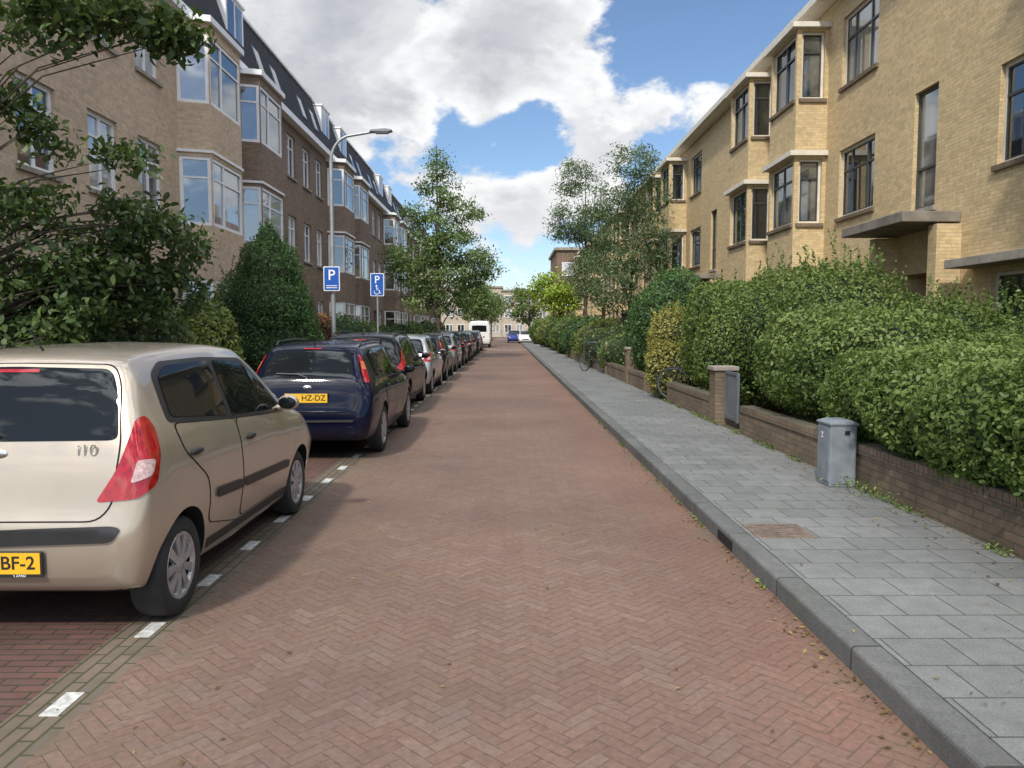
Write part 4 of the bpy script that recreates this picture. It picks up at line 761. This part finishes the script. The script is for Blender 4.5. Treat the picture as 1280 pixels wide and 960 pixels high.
shrub('conifer','bushy dark green conifer in the left front garden','conifer',[((-5.6,18.0,1.2),(1.25,1.1,1.2)),((-5.6,18.0,2.1),(1.1,1.0,1.0)),((-5.5,18.0,2.9),(.7,.7,.85)),((-5.5,18.0,3.5),(.3,.35,.55))],.085,M['yew'],1100,aspect=.28,shoots=220,tilt=1.1,jit=.28)
shrub('laurel_shrub','yellow green spotted shrub left of the conifer','shrub',[((-5.75,14.9,1.1),(.6,.7,.8)),((-6.2,15.9,1.4),(.7,.7,.8))],.12,M['laurel'],420,hexl=True,aspect=.4)
shrub('red_shrub','low red leaved shrub right of the conifer','shrub',[((-5.0,20.6,1.3),(.5,.6,.7))],.09,M['redleaf'],600)
for y,h,m,l in ((4.5,.9,'yew','low dark hedge left of the beige hatchback'),(23.5,1.2,'privet','green hedge beside the lamp post'),(27.5,1.3,'yew','dark hedge behind the wheelchair parking sign'),(32,1.2,'privet','green hedge beyond the wheelchair parking sign'),(37,1.1,'magnolia','dark hedge left of the street tree'),(43,1.2,'yew','dark hedge behind the street tree'),(50,1.3,'privet','green hedge past the street tree'),(58,1.4,'magnolia','distant hedge just before the white van'),(68,1.4,'yew','farthest hedge on the left side')):
    shrub('hedge',l,'hedge',[((-6.1,y,h*.8),(.75,1.6,h*.85)),((-6.2,y+2.2,h*.8),(.75,1.6,h*.85))],.08+.0012*y,M[m],min(700,12000/y/y+110))
# ------------------------------------------------------------ camera, sun, sky
cam=bpy.data.cameras.new('camera'); cam.lens=27; cam.sensor_width=36; cam.sensor_fit='HORIZONTAL'; cam.clip_end=3000; cam.clip_start=.05
co=bpy.data.objects.new('camera',cam); COL.objects.link(co); co.location=(0,0,CAMH); co.rotation_euler=(PI/2-PIT,0,-math.atan(7/960)); S.camera=co
EL,AZ=math.radians(44),math.radians(200)
sd=Vector((math.sin(AZ)*math.cos(EL),math.cos(AZ)*math.cos(EL),math.sin(EL)))
sl=bpy.data.lights.new('sun','SUN'); sl.energy=3.6; sl.angle=math.radians(4); sl.color=(1,.94,.84); so=bpy.data.objects.new('sun',sl); COL.objects.link(so); so.rotation_euler=(-sd).to_track_quat('-Z','Y').to_euler(); so.location=(0,-10,30)
w=bpy.data.worlds.new('World'); S.world=w; w.use_nodes=True; nt=w.node_tree; bg=nt.nodes['Background']; out=nt.nodes['World Output']
sk=N(nt,'TexSky'); sk.sky_type='NISHITA'; sk.sun_disc=False; sk.sun_elevation=EL; sk.sun_rotation=AZ; sk.air_density=1.; sk.dust_density=.3; sk.ozone_density=4.
nt.links.new(sk.outputs[0],bg.inputs[0]); bg.inputs[1].default_value=.14
D=N(nt,'TexCoord').outputs['Generated']; nv=N(nt,'VectorMath',operation='NORMALIZE'); nt.links.new(D,nv.inputs[0]); D=nv.outputs[0]
sp=N(nt,'SeparateXYZ'); nt.links.new(D,sp.inputs[0])
def cmap(dz):
    c=N(nt,'CombineXYZ'); si(nt,c.inputs[0],sp.outputs[0]); si(nt,c.inputs[1],sp.outputs[1]); si(nt,c.inputs[2],mt(nt,'MULTIPLY',mt(nt,'ADD',sp.outputs[2],dz),1.7)); return c.outputs[0]
v0=cmap(.9); v1=cmap(.9+.03)
n1=noise(nt,v0,5.2,12,.57,.2); n2=noise(nt,v0,17.,8,.6,.1); n1u=noise(nt,v1,5.2,12,.57,.2)
den=mt(nt,'ADD',mt(nt,'MULTIPLY',n1,1.9),mt(nt,'MULTIPLY',n2,.5))
def blob(px,py,r,a):
    global den
    t=(py-480)/960; v=Vector(((px-633)/960,CP-t*SP,-SP-t*CP)).normalized(); d=N(nt,'VectorMath',operation='DISTANCE'); nt.links.new(D,d.inputs[0]); d.inputs[1].default_value=v
    den=mt(nt,'ADD',den,mr(nt,d.outputs['Value'],0.,r,a,0.))
blob(470,60,.22,.40); blob(640,55,.14,.38); blob(390,60,.16,.2); blob(750,195,.09,.36); blob(650,265,.12,.24); blob(540,235,.08,.22); blob(580,340,.11,.14); blob(815,125,.05,.14); blob(885,110,.06,.10); blob(880,30,.15,-.38); blob(970,40,.14,-.32); blob(655,168,.07,-.34); blob(570,172,.07,-.32); blob(490,185,.06,-.2); blob(720,310,.08,-.22); blob(620,310,.06,-.14); blob(830,20,.08,-.22); blob(820,220,.07,-.22)
al=mr(nt,den,1.20,1.37); thick=mr(nt,den,1.38,1.82)
shd=mr(nt,mt(nt,'SUBTRACT',n1u,n1),-.03,.06)
cc=mixc(nt,thick,(.97,.975,.98),(.52,.54,.585)); cc=mixc(nt,mt(nt,'MULTIPLY',shd,.40),cc,(.46,.49,.55)); cc=mixc(nt,mr(nt,n2,.40,.62,0.,.2),cc,(.95,.95,.96))
hz=mr(nt,sp.outputs[2],.0,.12,.45,0.); al=mt(nt,'MAXIMUM',al,hz)
# clouds overhead and around the sun, out of view, brightened as added fill
dt=N(nt,'VectorMath',operation='DOT_PRODUCT'); nt.links.new(D,dt.inputs[0]); dt.inputs[1].default_value=sd
br=mt(nt,'ADD',mt(nt,'ADD',1.03,mr(nt,sp.outputs[2],.48,.8,0.,2.6)),mr(nt,dt.outputs['Value'],.2,.95,0.,1.2))
b2=N(nt,'Background'); si(nt,b2.inputs[0],cc); si(nt,b2.inputs[1],br)
mx=N(nt,'MixShader'); si(nt,mx.inputs[0],al); nt.links.new(bg.outputs[0],mx.inputs[1]); nt.links.new(b2.outputs[0],mx.inputs[2]); nt.links.new(mx.outputs[0],out.inputs[0])
S.view_settings.view_transform='Standard'; S.view_settings.look='None'; S.view_settings.exposure=0; S.view_settings.gamma=1
